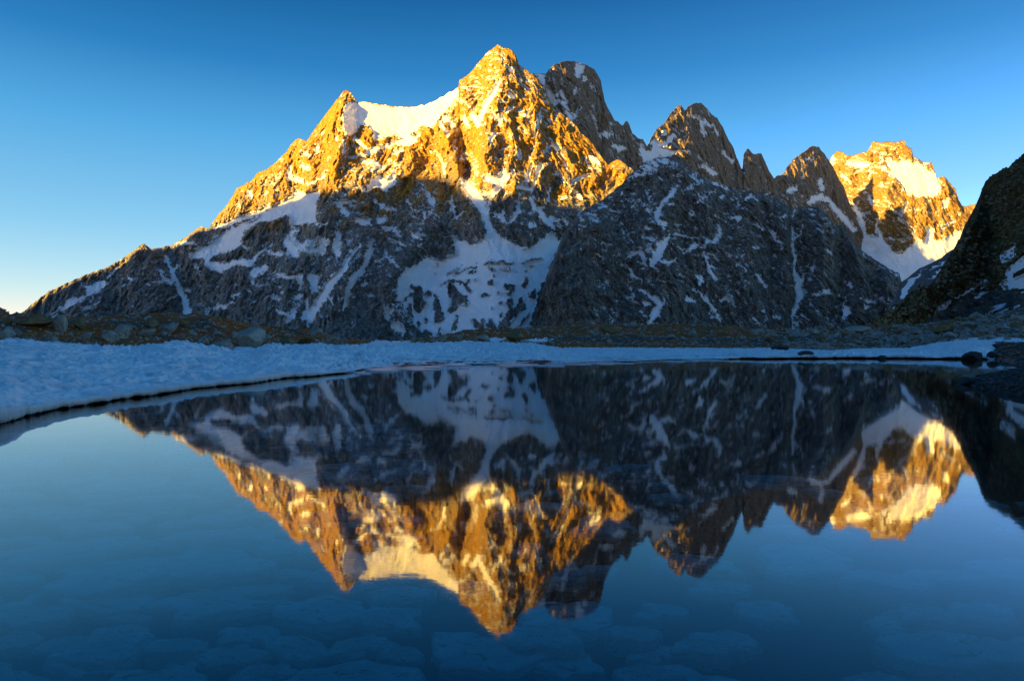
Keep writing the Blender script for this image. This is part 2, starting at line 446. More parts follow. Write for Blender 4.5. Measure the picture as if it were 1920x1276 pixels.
for c, strokes in [
    (c1, [[(1060, 820, 22), (1050, 900, 18)], [(1140, 800, 30), (1220, 870, 26)], [(1130, 940, 20), (1250, 900, 20), (1350, 862, 18)], [(1200, 965, 26), (1320, 990, 26)],
          [(1250, 1030, 26), (1360, 1010, 22)], [(1430, 1080, 18), (1440, 1020, 14), (1480, 1000, 10)], [(830, 1112, 12), (900, 1080, 34), (925, 1045, 22)], [(860, 850, 26), (850, 890, 34)],
          [(745, 900, 22), (795, 920, 32)], [(740, 1000, 38), (800, 1030, 18)], [(650, 1000, 16), (650, 1085, 55)], [(700, 1100, 44), (750, 1112, 30)], [(540, 1090, 20), (570, 1085, 16)],
          [(630, 1235, 16), (690, 1210, 26), (740, 1200, 20)], [(350, 1200, 46), (360, 1235, 30)], [(440, 1210, 16), (475, 1205, 28)], [(565, 958, 22), (590, 950, 10)], [(1000, 798, 26), (1020, 800, 12)],
          [(940, 950, 18)], [(910, 900, 18)], [(440, 1140, 18)], [(790, 1000, 20)], [(1430, 900, 30), (1490, 880, 24)], [(1400, 960, 20), (1440, 990, 22)], [(1150, 1150, 18), (1200, 1180, 14)]]),
    (c6, [[(5, 345, 12), (100, 322, 44), (220, 270, 30), (330, 240, 34), (420, 170, 14)], [(560, 140, 14), (680, 98, 22)], [(280, 100, 34)], [(385, 95, 30)], [(150, 190, 12), (200, 180, 18)], [(700, 20, 16), (740, 10, 26)],
          [(935, 350, 30), (925, 480, 60), (930, 560, 30)], [(540, 450, 50), (620, 540, 56)],
          [(1185, 440, 30), (1160, 560, 44), (1120, 650, 42), (1040, 730, 52), (1000, 850, 42), (970, 960, 12)],
          [(1010, 640, 20), (930, 700, 50), (860, 780, 66), (800, 890, 66), (750, 960, 62), (720, 1040, 40), (708, 1085, 10)], [(690, 1000, 60), (760, 960, 40)], [(700, 890, 20), (700, 940, 26)],
          [(1080, 480, 34), (1000, 590, 30), (950, 690, 44)], [(740, 710, 66), (760, 780, 60), (740, 830, 26)], [(300, 690, 60), (390, 650, 44)], [(290, 750, 34)], [(470, 690, 20), (560, 720, 26), (650, 700, 24)], [(650, 720, 48), (650, 800, 26)],
          [(620, 860, 30), (650, 855, 34)], [(510, 830, 18), (540, 785, 10)], [(555, 1045, 36), (600, 980, 34), (640, 920, 14)], [(470, 970, 18), (560, 990, 26)], [(400, 850, 10), (500, 882, 14)],
          [(20, 920, 12), (80, 940, 24), (150, 900, 12)], [(0, 630, 60), (80, 640, 66), (150, 600, 16), (240, 600, 34), (300, 600, 44), (330, 555, 20), (400, 500, 16)], [(420, 530, 24), (500, 545, 34)], [(230, 490, 24), (260, 500, 10)],
          [(1060, 290, 18), (1110, 300, 40), (1165, 312, 28)], [(940, 180, 36), (1000, 240, 34)], [(890, 75, 12), (980, 105, 18)], [(915, 150, 26), (1035, 152, 16)], [(1200, 140, 10), (1260, 190, 26), (1370, 212, 16)],
          [(1225, 250, 18), (1240, 300, 40), (1300, 265, 18)], [(1440, 140, 10), (1490, 210, 16)], [(1560, 30, 10), (1600, 80, 26), (1635, 150, 56), (1640, 185, 16)], [(1580, 230, 14), (1570, 320, 14)], [(1620, 225, 16), (1690, 275, 12)],
          [(1775, 100, 8), (1790, 200, 26), (1812, 280, 10)], [(1815, 275, 8), (1890, 215, 8)], [(1280, 355, 24), (1350, 345, 22), (1400, 400, 20)], [(1310, 435, 10), (1420, 472, 22)], [(1490, 405, 22), (1555, 435, 18)],
          [(1225, 590, 30), (1290, 545, 16), (1330, 600, 14), (1380, 635, 8)], [(1530, 460, 8), (1605, 555, 10)], [(1115, 775, 12), (1145, 740, 14)], [(660, 1120, 26)], [(1060, 1050, 14), (1040, 1090, 16)], [(150, 860, 18), (190, 850, 12)], [(270, 820, 20)],
          [(600, 380, 16), (640, 360, 10)], [(860, 860, 16), (900, 920, 12)], [(1390, 1080, 50), (1410, 1130, 36)], [(840, 1000, 10), (870, 1050, 10)], [(780, 250, 12), (820, 210, 8)], [(770, 340, 20), (860, 300, 10)]]),
    (c5, [[(360, 948, 14), (430, 900, 22)], [(600, 872, 20), (700, 860, 24), (755, 825, 12)], [(810, 640, 26), (850, 600, 20), (885, 565, 12)], [(430, 650, 8), (600, 598, 12), (760, 545, 12), (900, 500, 12)], [(640, 905, 22), (660, 900, 10)], [(670, 820, 10), (700, 780, 10)],
          [(1240, 480, 20), (1275, 570, 30), (1310, 640, 32), (1340, 720, 42), (1385, 810, 46), (1405, 915, 60)], [(1290, 600, 20), (1340, 545, 14)], [(1600, 865, 16), (1680, 850, 26), (1745, 818, 10)], [(1545, 905, 26), (1555, 850, 14)], [(1240, 812, 8), (1325, 768, 10)],
          [(1390, 725, 26), (1420, 735, 14)], [(1460, 540, 18), (1500, 620, 16)], [(980, 860, 12), (1000, 850, 8)], [(1110, 700, 18)], [(380, 725, 18), (405, 715, 8)], [(600, 660, 8), (620, 710, 8)], [(960, 640, 22), (1000, 660, 12)], [(925, 700, 22)], [(1020, 868, 10)],
          [(1210, 600, 20), (1230, 650, 26), (1280, 680, 20)], [(1870, 740, 20)], [(1740, 780, 18), (1790, 770, 14)], [(1320, 385, 14), (1280, 400, 8)], [(750, 790, 18)]]),
    (c7, [[(660, 0, 40), (720, 60, 76), (790, 150, 84), (830, 230, 60), (858, 320, 40)], [(885, 80, 20), (860, 170, 22), (850, 280, 22)], [(965, 225, 18), (965, 290, 40)], [(930, 250, 14), (960, 280, 20)],
          [(1085, 150, 26), (1085, 220, 30), (1030, 290, 26), (985, 355, 10)], [(1170, 120, 14), (1215, 205, 20), (1275, 265, 52), (1330, 330, 38), (1360, 355, 12)], [(1335, 282, 36), (1390, 300, 12)], [(1415, 275, 10), (1445, 305, 30), (1480, 330, 8)],
          [(1370, 320, 14), (1425, 355, 12)], [(1160, 325, 16), (1195, 330, 34)], [(1250, 190, 18), (1290, 200, 10)], [(1180, 400, 14)], [(880, 240, 10), (940, 270, 12)], [(1320, 40, 16), (1310, 140, 14), (1280, 170, 16)]]),
    (c2, [[(540, 360, 16), (510, 420, 40), (470, 500, 46), (430, 570, 46), (400, 640, 30), (385, 700, 18)], [(620, 445, 34), (650, 485, 44)], [(550, 640, 40), (540, 700, 18)], [(530, 750, 12), (480, 790, 30), (465, 850, 14)], [(690, 375, 10), (760, 440, 14)],
          [(595, 250, 22), (640, 290, 26)], [(850, 620, 30), (820, 740, 24), (810, 780, 14)], [(910, 850, 30), (880, 905, 10)], [(955, 840, 50), (1000, 880, 14)], [(920, 790, 10), (1000, 920, 14), (1072, 1040, 12)],
          [(440, 1090, 50), (520, 1110, 66), (580, 1050, 44), (600, 1090, 40), (520, 1180, 40), (490, 1225, 14)], [(640, 1030, 26), (660, 1060, 14)], [(845, 1000, 44), (820, 1080, 36), (785, 1185, 12)], [(785, 985, 26), (760, 1060, 30), (740, 1130, 18)],
          [(690, 1150, 46), (770, 1170, 34)], [(1090, 1120, 44), (1150, 1085, 30), (1222, 1068, 16)], [(1095, 1185, 20), (1130, 1215, 34), (1165, 1255, 14)], [(1000, 1242, 14), (1085, 1240, 12)], [(1000, 1075, 12), (1080, 1180, 14)],
          [(1225, 930, 40), (1250, 960, 50), (1295, 1000, 24)], [(1185, 935, 14), (1215, 1010, 12), (1305, 1030, 16)], [(1110, 822, 20)], [(240, 505, 20), (320, 560, 14)], [(140, 640, 40), (205, 700, 30)], [(95, 680, 20), (165, 770, 18)],
          [(30, 880, 14), (100, 930, 16), (130, 1000, 18), (130, 1065, 16)], [(195, 855, 18), (225, 895, 12)], [(270, 640, 30), (310, 700, 22)], [(340, 620, 40), (380, 690, 40)], [(600, 590, 20), (640, 570, 20)], [(700, 600, 16), (760, 640, 14)], [(950, 1060, 20), (990, 1050, 24)],
          [(1010, 600, 16), (1050, 620, 10)], [(480, 570, 16), (520, 640, 14)], [(860, 560, 18)], [(720, 480, 16)], [(560, 520, 20)], [(1110, 1110, 30)], [(680, 870, 14), (700, 950, 20)], [(640, 780, 12), (660, 880, 12)]]),
]:
    for s in strokes: A.stroke(c(s), 1.0)
A.stroke(c2([(270, 950, 56), (340, 920, 60), (370, 980, 50), (365, 1080, 50), (330, 1140, 60), (420, 1180, 60), (450, 1240, 40)]), 0.5)
for s in [[(330, 820, 80), (345, 900, 80), (330, 950, 60)], [(215, 890, 14), (290, 845, 16)], [(290, 785, 34)], [(410, 840, 54)], [(395, 900, 20)], [(460, 850, 22), (480, 940, 56), (500, 1010, 60), (465, 1050, 40)],
          [(580, 800, 70), (620, 870, 96), (690, 900, 50)], [(600, 930, 64), (570, 970, 30)], [(500, 780, 8), (560, 745, 14), (660, 745, 20), (720, 820, 22)], [(690, 760, 20), (720, 740, 20)], [(870, 755, 34)], [(815, 850, 40), (850, 845, 30)], [(990, 785, 34), (1045, 790, 34), (1025, 835, 34)],
          [(1120, 775, 36), (1160, 720, 18)], [(1190, 850, 52), (1205, 810, 14)], [(1020, 890, 44), (1020, 950, 30)], [(1100, 880, 20), (1105, 930, 56), (1030, 1000, 60), (960, 1085, 70)], [(1160, 990, 18), (1080, 1085, 12)], [(750, 1045, 34), (790, 1080, 60)], [(820, 1030, 18), (825, 1080, 16)],
          [(870, 1040, 40), (885, 1090, 60)], [(605, 1100, 36), (622, 1000, 12)], [(400, 1140, 60)], [(500, 1140, 40), (495, 1100, 10)], [(390, 1040, 28)], [(345, 1060, 30)], [(1110, 605, 8), (1180, 585, 12), (1260, 575, 14)], [(1170, 630, 10), (1200, 628, 12)], [(1140, 665, 14)],
          [(550, 690, 8), (640, 650, 10)], [(600, 695, 10), (700, 650, 14), (760, 640, 14)], [(830, 610, 12), (950, 600, 14), (1040, 605, 12)], [(860, 640, 12), (900, 665, 14)], [(950, 655, 14), (1020, 650, 14)], [(700, 680, 12), (770, 670, 12)], [(760, 735, 18)], [(900, 700, 14)], [(950, 905, 20)],
          [(950, 990, 24)], [(880, 945, 14)], [(480, 625, 12)], [(930, 830, 16)], [(655, 625, 10)], [(770, 610, 10)], [(460, 690, 10)]]:
    A.stroke(c7(s), 0.0)
for s in [[(690, 350, 70), (740, 360, 90), (660, 430, 50)], [(610, 340, 20), (700, 325, 26)]]: A.stroke(c6(s), 0.15)
A.done(1)

topA = [(0, 610), (40, 587), (60, 570), (90, 547), (120, 533), (160, 515), (200, 501), (228, 486), (245, 473), (262, 461), (272, 457), (283, 467), (325, 459), (350, 443), (376, 424), (392, 429), (402, 412), (425, 385), (445, 352),
        (470, 340), (485, 322), (500, 318), (520, 302), (540, 280), (553, 262), (562, 259), (575, 265), (590, 242), (605, 222), (618, 205), (630, 188), (643, 173), (650, 168), (658, 174), (666, 186), (673, 192), (682, 190), (694, 193),
        (720, 197), (745, 200), (772, 201), (800, 196), (822, 186), (845, 172), (859, 165), (862, 150), (880, 139), (888, 128), (902, 112), (912, 100), (922, 92), (934, 83), (944, 90), (955, 90), (966, 102), (974, 122), (985, 130), (1000, 140), (1012, 155),
        (1026, 178), (1040, 205), (1052, 212), (1066, 222), (1080, 235), (1090, 250), (1105, 262), (1125, 290), (1140, 310), (1158, 298), (1170, 306), (1186, 318), (1200, 345), (1215, 400)]
botA = [(0, 655), (1215, 655)]
ribsA = [
    ([(824, 212), (835, 250), (850, 300), (872, 345)], 150, 42),
    ([(824, 212), (790, 270), (740, 335), (690, 380)], 70, 50),
    ([(860, 165), (862, 200), (890, 240)], 70, 26),
    ([(934, 84), (942, 150), (930, 210), (912, 262), (902, 320), (908, 400)], 85, 45),
    ([(985, 190), (962, 250), (955, 330), (990, 400)], 30, 32),
    ([(1000, 160), (1008, 230), (1005, 300), (1030, 380)], 40, 32),
    ([(1026, 180), (1050, 240), (1075, 320), (1090, 390)], 40, 40),
    ([(1090, 250), (1120, 320), (1110, 390)], 26, 45),
    ([(868, 230), (882, 300), (905, 390), (918, 440)], -120, 26),
    ([(1028, 253), (1050, 290), (1073, 325)], -70, 9),
    ([(963, 215), (978, 270), (985, 330)], -50, 12),
    ([(650, 168), (638, 215), (642, 262)], 130, 30),
    ([(562, 259), (590, 320), (585, 380)], 60, 34),
    ([(640, 262), (628, 310), (610, 350)], 70, 26),
    ([(500, 318), (515, 350), (505, 400)], 60, 30),
    ([(445, 352), (450, 400), (440, 420)], 50, 24),
    ([(700, 260), (700, 330), (660, 360)], 50, 30),
    ([(668, 250), (660, 300), (650, 330)], -50, 14),
    ([(600, 355), (610, 400), (560, 500), (520, 600)], 80, 50),
    ([(520, 400), (470, 470), (420, 600)], 80, 60),
    ([(272, 457), (285, 520), (270, 600)], 90, 60),
    ([(376, 424), (380, 480), (420, 560)], 60, 50),
    ([(790, 340), (800, 420), (730, 520), (700, 640)], 130, 60),
    ([(870, 350), (890, 400), (885, 455)], 90, 40),
    ([(1000, 380), (985, 460)], 90, 45),
    ([(1060, 380), (1050, 440)], 60, 40),
    ([(720, 400), (660, 500), (600, 620)], 70, 40),
    ([(120, 533), (160, 600)], 40, 60),
]
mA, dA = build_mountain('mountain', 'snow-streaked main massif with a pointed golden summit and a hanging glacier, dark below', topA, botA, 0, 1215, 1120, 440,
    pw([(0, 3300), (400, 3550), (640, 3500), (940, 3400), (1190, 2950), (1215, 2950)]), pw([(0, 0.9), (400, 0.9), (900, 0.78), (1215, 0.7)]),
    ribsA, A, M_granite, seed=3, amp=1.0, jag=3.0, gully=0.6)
# shaded look of the lower face: painted by altitude in the granite material
# ============ ridge behind (three peaks and a pinnacle)
B = Raster(0.3)
B.poly([(990, 130), (1560, 130), (1560, 600), (990, 600)], 0.30)
B.poly(c2([(800, 305), (900, 308), (880, 340), (890, 390), (940, 450), (990, 470), (985, 540), (940, 560), (900, 480), (870, 400), (830, 350)]), 1.0)
B.poly(c3([(1100, 760), (1300, 760), (1500, 850), (1700, 1100), (1200, 900)]), 0.42)
B.poly(c2([(960, 470), (1250, 500), (1350, 700), (1500, 860), (1350, 900), (1100, 700)]), 0.36)
for c, strokes in [
    (c2, [[(1150, 270, 66), (1130, 320, 44)], [(1180, 350, 30)], [(1130, 430, 26), (1100, 460, 16)], [(1010, 460, 30), (1035, 520, 30)], [(1045, 590, 30), (1080, 640, 46)], [(1145, 565, 22), (1120, 620, 20)], [(1340, 760, 44), (1300, 775, 20)], [(1400, 850, 30), (1440, 870, 44), (1490, 870, 24)],
          [(1590, 870, 20), (1640, 940, 60), (1720, 900, 80), (1700, 830, 60)], [(1380, 770, 20)], [(750, 320, 20), (800, 370, 16)]]),
    (c3, [[(90, 420, 30), (140, 500, 40), (200, 450, 66), (260, 460, 76), (335, 460, 40)], [(330, 330, 26), (270, 400, 30), (180, 400, 30)], [(700, 460, 16), (770, 530, 26)], [(560, 560, 30), (640, 620, 44)], [(540, 250, 26), (560, 330, 26)], [(620, 250, 22), (660, 320, 24)],
          [(470, 180, 20), (600, 260, 24)], [(1325, 515, 18), (1375, 508, 18)], [(1430, 680, 44), (1440, 730, 36)], [(1350, 830, 44), (1420, 790, 50), (1500, 830, 20), (1530, 890, 20)], [(1190, 745, 30), (1250, 730, 34)], [(1470, 790, 14), (1560, 900, 40), (1640, 990, 50), (1680, 1040, 40)], [(1290, 650, 20)],
          [(400, 440, 22), (440, 450, 20)], [(260, 320, 30)], [(850, 600, 16), (870, 610, 10)]]),
]:
    for s in strokes: B.stroke(c(s), 1.0)
B.done(1)
topB = [(960, 200), (985, 150), (1000, 138), (1024, 138), (1030, 130), (1042, 120), (1060, 114), (1075, 115), (1098, 121), (1115, 131), (1126, 150), (1131, 175), (1134, 190), (1141, 205), (1152, 225), (1168, 236), (1171, 230), (1175, 226), (1180, 233),
        (1186, 250), (1200, 262), (1205, 260), (1213, 275), (1218, 264), (1232, 240), (1245, 232), (1258, 212), (1270, 199), (1277, 197), (1284, 208), (1290, 199), (1302, 194), (1313, 192), (1322, 200), (1332, 212), (1345, 222), (1356, 240), (1366, 262), (1374, 275), (1382, 296),
        (1390, 316), (1393, 316), (1394, 290), (1400, 280), (1404, 279), (1412, 289), (1427, 287), (1433, 300), (1441, 318), (1452, 335), (1456, 330), (1470, 325), (1476, 312), (1487, 299), (1500, 290), (1512, 281), (1524, 273), (1534, 276), (1545, 287), (1556, 303), (1562, 312), (1570, 330), (1582, 350), (1600, 400), (1640, 480), (1680, 560)]
botB = [(960, 560), (1680, 600)]
ribsB = [
    ([(1050, 118), (1060, 200), (1100, 320)], 60, 50), ([(1128, 150), (1150, 240), (1200, 330)], 40, 40),
    ([(1277, 198), (1290, 260), (1300, 340)], 70, 34), ([(1345, 225), (1375, 300)], 40, 30), ([(1313, 193), (1330, 260)], 30, 26),
    ([(1405, 280), (1415, 340)], 40, 26), ([(1527, 274), (1545, 320), (1600, 420)], 60, 40), ([(1490, 300), (1490, 400)], 30, 44),
    ([(1013, 150), (1030, 190), (1050, 215)], -60, 16),
]
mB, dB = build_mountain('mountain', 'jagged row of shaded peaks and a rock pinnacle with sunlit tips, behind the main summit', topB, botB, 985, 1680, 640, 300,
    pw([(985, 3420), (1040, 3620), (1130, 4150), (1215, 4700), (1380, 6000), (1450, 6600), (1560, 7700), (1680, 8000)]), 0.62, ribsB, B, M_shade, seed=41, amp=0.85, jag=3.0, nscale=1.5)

# ============ golden mountain on the right
F = Raster(0.3)
F.poly([(1540, 520), (1560, 330), (1620, 380), (1700, 450), (1760, 520), (1700, 560)], 0.34)
for p, v in [
    ([(880, 265), (960, 290), (1100, 290), (1180, 340), (1250, 410), (1290, 480), (1260, 550), (1150, 550), (1040, 540), (1000, 470), (940, 400), (900, 320)], 1.0),
    ([(635, 840), (700, 805), (760, 850), (860, 860), (880, 900), (950, 955), (1010, 965), (1060, 930), (1100, 880), (1170, 890), (1190, 790), (1245, 780), (1235, 860), (1270, 890), (1340, 860), (1480, 800), (1520, 900), (1330, 1000), (1240, 1300), (800, 1300), (700, 1000), (600, 880)], 1.0)]:
    F.poly(c4(p), v)
for s in [[(590, 300, 30), (700, 320, 54), (780, 300, 24)], [(850, 340, 26)], [(790, 330, 12), (750, 390, 14)], [(850, 250, 14), (850, 330, 16), (940, 400, 20)], [(620, 580, 14), (660, 660, 30), (700, 730, 50), (700, 800, 50)], [(680, 590, 12), (650, 650, 14)],
          [(830, 700, 14), (810, 760, 20), (835, 850, 26)], [(890, 862, 8), (1000, 880, 10), (1070, 860, 10)], [(1045, 590, 12), (1000, 690, 22)], [(1080, 800, 20), (1110, 870, 30)], [(1385, 735, 18), (1290, 800, 18)], [(1335, 585, 36), (1310, 630, 26)], [(870, 560, 8), (960, 680, 14), (1080, 800, 14)],
          [(580, 250, 16)], [(490, 260, 24), (480, 310, 20)], [(760, 560, 30), (780, 610, 20)], [(850, 460, 30)], [(1040, 660, 10), (1090, 640, 12)], [(1430, 680, 26)], [(1290, 760, 16)], [(1170, 290, 14), (1200, 292, 14)], [(1200, 370, 24), (1250, 400, 22)], [(560, 400, 16), (620, 440, 14)], [(1420, 830, 40), (1340, 870, 30)]]:
    F.stroke(c4(s), 1.0)
for s in [[(970, 920, 90), (1060, 880, 60)], [(860, 790, 60), (920, 850, 70)], [(760, 800, 40)]]: F.stroke(c4(s), 0.2)
F.stroke(c4([(890, 862, 8), (1000, 880, 10), (1070, 860, 10)]), 0.9)
F.done(1)
topF = [(1500, 420), (1540, 330), (1556, 300), (1562, 290), (1570, 283), (1580, 286), (1590, 292), (1605, 290), (1625, 284), (1632, 275), (1637, 264), (1648, 267), (1665, 266), (1680, 267), (1690, 263), (1696, 264), (1700, 274), (1710, 279), (1712, 293),
        (1722, 298), (1735, 305), (1747, 304), (1752, 318), (1755, 331), (1762, 333), (1768, 329), (1778, 338), (1786, 350), (1791, 352), (1796, 370), (1803, 385), (1812, 387), (1824, 382), (1832, 384), (1860, 390), (1900, 440)]
botF = [(1500, 600), (1900, 640)]
ribsF = [([(1640, 268), (1650, 300), (1660, 380), (1700, 450)], 90, 40), ([(1575, 285), (1590, 350), (1640, 430)], 80, 36), ([(1770, 335), (1790, 400), (1770, 450)], 90, 34), ([(1740, 400), (1730, 450)], 70, 30),
         ([(1657, 368), (1690, 420), (1720, 450)], -60, 10), ([(1700, 280), (1700, 300)], 40, 18)]
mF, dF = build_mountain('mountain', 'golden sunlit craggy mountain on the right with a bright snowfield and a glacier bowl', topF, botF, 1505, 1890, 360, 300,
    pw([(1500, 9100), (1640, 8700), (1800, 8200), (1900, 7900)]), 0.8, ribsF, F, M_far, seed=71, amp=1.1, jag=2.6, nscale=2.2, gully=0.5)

# ============ dark craggy hill in the middle
G = Raster(0.24)
G.poly(c8([(740, 150), (870, 70), (1000, 70), (1110, 120), (1050, 160), (900, 170), (800, 210), (700, 235)]), 0.55)
G.poly([(1000, 620), (1010, 560), (1050, 440), (1110, 430), (1120, 620)], 0.06)
G.poly([(1560, 400), (1700, 400), (1700, 620), (1580, 620)], 0.15)
for c, strokes in [
    (c8, [[(1075, 270, 10), (1030, 340, 34), (970, 400, 36), (930, 460, 30), (925, 530, 30), (985, 560, 30), (965, 605, 14)], [(1015, 645, 20), (960, 720, 60), (920, 790, 62), (885, 860, 40), (925, 892, 12)], [(780, 725, 14), (820, 790, 44), (835, 865, 16)], [(700, 805, 12), (790, 765, 30)],
          [(855, 760, 30), (870, 700, 16)], [(655, 850, 12), (720, 890, 20), (745, 950, 20), (815, 995, 14)], [(905, 1105, 30), (945, 1160, 52), (915, 1220, 54), (880, 1290, 44)], [(945, 1150, 16), (985, 1140, 8)], [(805, 1050, 16), (900, 1110, 20)], [(845, 1150, 34), (870, 1150, 26)], [(705, 1100, 20), (755, 1120, 10)],
          [(1045, 635, 10), (1120, 650, 14), (1255, 668, 10)], [(1390, 560, 12), (1395, 630, 16), (1365, 690, 14), (1300, 690, 20), (1285, 735, 14)], [(1015, 695, 10), (1075, 735, 10), (1130, 750, 14), (1215, 718, 28)], [(1210, 725, 20), (1135, 785, 12)], [(940, 825, 20), (1010, 852, 22), (1065, 818, 16)],
          [(1270, 765, 14), (1310, 880, 26), (1345, 955, 34), (1375, 972, 12)], [(1195, 925, 10), (1255, 975, 40), (1235, 1025, 16)], [(1200, 1045, 16), (1290, 1120, 26), (1345, 1195, 24), (1400, 1276, 20)], [(1400, 1130, 26), (1450, 1105, 34), (1505, 1165, 22)], [(1150, 1115, 34), (1210, 1130, 26)], [(1530, 1060, 30)],
          [(1490, 515, 26), (1550, 510, 26)], [(1180, 485, 34), (1200, 470, 16)], [(1025, 415, 30), (1055, 400, 12)], [(850, 580, 34), (880, 600, 16)], [(1645, 555, 12), (1720, 605, 18)], [(1785, 600, 12), (1825, 685, 16)], [(1235, 340, 12), (1295, 375, 14)], [(1200, 400, 8), (1245, 380, 12), (1335, 435, 12)],
          [(1110, 315, 10), (1180, 285, 14), (1255, 235, 12)], [(1270, 185, 12), (1385, 265, 24)], [(1310, 325, 14), (1370, 310, 12)], [(1405, 360, 24), (1430, 340, 14)], [(1590, 365, 16), (1630, 350, 24), (1670, 370, 12)], [(1400, 265, 10), (1450, 310, 14)], [(1680, 940, 16), (1740, 1030, 8)], [(870, 300, 6), (800, 370, 8), (750, 392, 8)],
          [(680, 615, 6), (745, 690, 8)], [(535, 705, 10), (585, 735, 10)], [(430, 480, 26), (470, 485, 14)], [(490, 435, 26), (550, 420, 16)], [(475, 790, 14), (545, 835, 10)], [(650, 340, 16), (670, 325, 10)], [(540, 905, 14), (575, 920, 8)], [(360, 740, 12), (375, 770, 8)], [(820, 660, 10), (900, 670, 14)],
          [(1640, 730, 20), (1680, 735, 12)], [(1800, 800, 20)], [(1320, 780, 20), (1360, 790, 14)], [(1410, 795, 8), (1490, 790, 10)], [(1640, 650, 14)], [(1540, 855, 16), (1600, 910, 10)], [(460, 1185, 14)], [(1110, 840, 10)], [(720, 435, 10), (760, 425, 12)], [(1440, 270, 10)], [(960, 225, 12)], [(1730, 1200, 14)], [(1520, 370, 10)], [(1080, 190, 16), (1120, 175, 8)]]),
    (c4, [[(180, 770, 8), (185, 860, 20), (190, 940, 26), (205, 1020, 28), (190, 1080, 18), (215, 1170, 44), (230, 1260, 46)], [(190, 870, 14), (240, 835, 10), (262, 760, 6), (262, 680, 5)], [(240, 1190, 16), (268, 1130, 12)], [(25, 815, 14), (60, 870, 26)], [(605, 1190, 14), (625, 1225, 24)], [(110, 790, 18)], [(50, 1000, 20)],
          [(430, 940, 10), (470, 980, 12)], [(710, 970, 16), (720, 1015, 10)], [(330, 1110, 26)], [(420, 1265, 30), (460, 1250, 14)], [(300, 1180, 18)], [(190, 640, 10), (190, 720, 6)], [(15, 680, 16)], [(240, 1080, 18)]]),
    (c9, [[(350, 700, 40), (365, 770, 40), (335, 870, 26), (308, 925, 10), (322, 1010, 10)], [(385, 640, 12), (370, 720, 16)], [(450, 775, 20), (500, 765, 16), (550, 755, 30)], [(678, 785, 8), (665, 850, 16), (690, 890, 44), (665, 940, 16)], [(690, 890, 20), (725, 905, 10)], [(775, 790, 14), (830, 820, 24), (885, 825, 12)], [(815, 860, 30)],
          [(55, 940, 10), (140, 1005, 8)], [(215, 920, 14), (230, 940, 8)], [(920, 800, 24)], [(730, 765, 10)], [(700, 690, 16), (735, 715, 8)], [(1000, 860, 16)], [(60, 640, 12), (125, 720, 8)], [(115, 885, 16)], [(960, 800, 10), (1030, 840, 10)]]),
]:
    for s in strokes: G.stroke(c(s), 1.0)
G.done(1)
topG = [(975, 660), (997, 610), (1010, 572), (1025, 520), (1040, 482), (1052, 450), (1063, 425), (1085, 400), (1110, 385), (1130, 374), (1150, 358), (1168, 342), (1184, 325), (1200, 313), (1218, 302), (1235, 296), (1262, 294), (1275, 302), (1290, 311), (1308, 326),
        (1330, 338), (1352, 345), (1375, 352), (1400, 358), (1425, 360), (1445, 364), (1460, 372), (1475, 384), (1487, 392), (1500, 388), (1520, 389), (1536, 385), (1541, 397), (1552, 402), (1560, 420), (1578, 422), (1588, 432), (1597, 446), (1606, 462),
        (1622, 474), (1640, 486), (1655, 496), (1676, 508), (1686, 512), (1691, 530), (1694, 555), (1712, 600), (1730, 660)]
botG = [(975, 665), (1730, 665)]
ribsG = [([(1262, 294), (1270, 360), (1240, 420), (1250, 520), (1230, 610)], 70, 60), ([(1262, 294), (1330, 400), (1330, 500), (1350, 610)], 60, 60), ([(1130, 372), (1110, 440), (1100, 530), (1110, 610)], 80, 60),
         ([(1375, 352), (1400, 450), (1420, 600)], 60, 50), ([(1470, 380), (1478, 450), (1470, 600)], 90, 30), ([(1535, 388), (1545, 460), (1540, 600)], 90, 34), ([(1487, 395), (1487, 480), (1500, 560), (1485, 610)], -70, 16),
         ([(1600, 455), (1620, 540), (1600, 620)], 60, 40), ([(1660, 500), (1670, 600)], 60, 40), ([(1063, 425), (1040, 520), (1030, 610)], 50, 50)]
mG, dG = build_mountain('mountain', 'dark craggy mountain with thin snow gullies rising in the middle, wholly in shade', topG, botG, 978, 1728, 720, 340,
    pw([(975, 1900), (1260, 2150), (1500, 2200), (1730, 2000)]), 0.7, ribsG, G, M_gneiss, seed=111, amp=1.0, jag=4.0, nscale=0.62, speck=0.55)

# ============ grey scree ridge in the gap
Hs = Raster(0.05)
for s in [[(1060, 800, 30), (1080, 750, 40), (1120, 690, 40), (1185, 645, 18)], [(1240, 612, 8), (1300, 580, 14), (1385, 535, 8)], [(1250, 665, 8), (1330, 612, 10)], [(1180, 620, 8), (1240, 590, 6)]]: Hs.stroke(c9(s), 1.0)
Hs.done(1)
mH, dH = build_mountain('scree_slope', 'smooth grey scree slope with snow stripes in the gap before the glacier', [(1670, 580), (1689, 529), (1702, 521), (1712, 512), (1724, 503), (1746, 493), (1765, 483), (1775, 474), (1790, 465), (1810, 440), (1860, 430)], [(1670, 640), (1860, 640)], 1672, 1858, 150, 120,
    1500, 1.4, [], Hs, rock_snow_mat('grey_scree', (0.12, 0.11, 0.11), (0.20, 0.185, 0.18), (0.15, 0.14, 0.135), 0.3), seed=131, amp=0.25, jag=1.0, nscale=0.35, speck=0.1, ledge=0.0, back=200, gully=0.1)
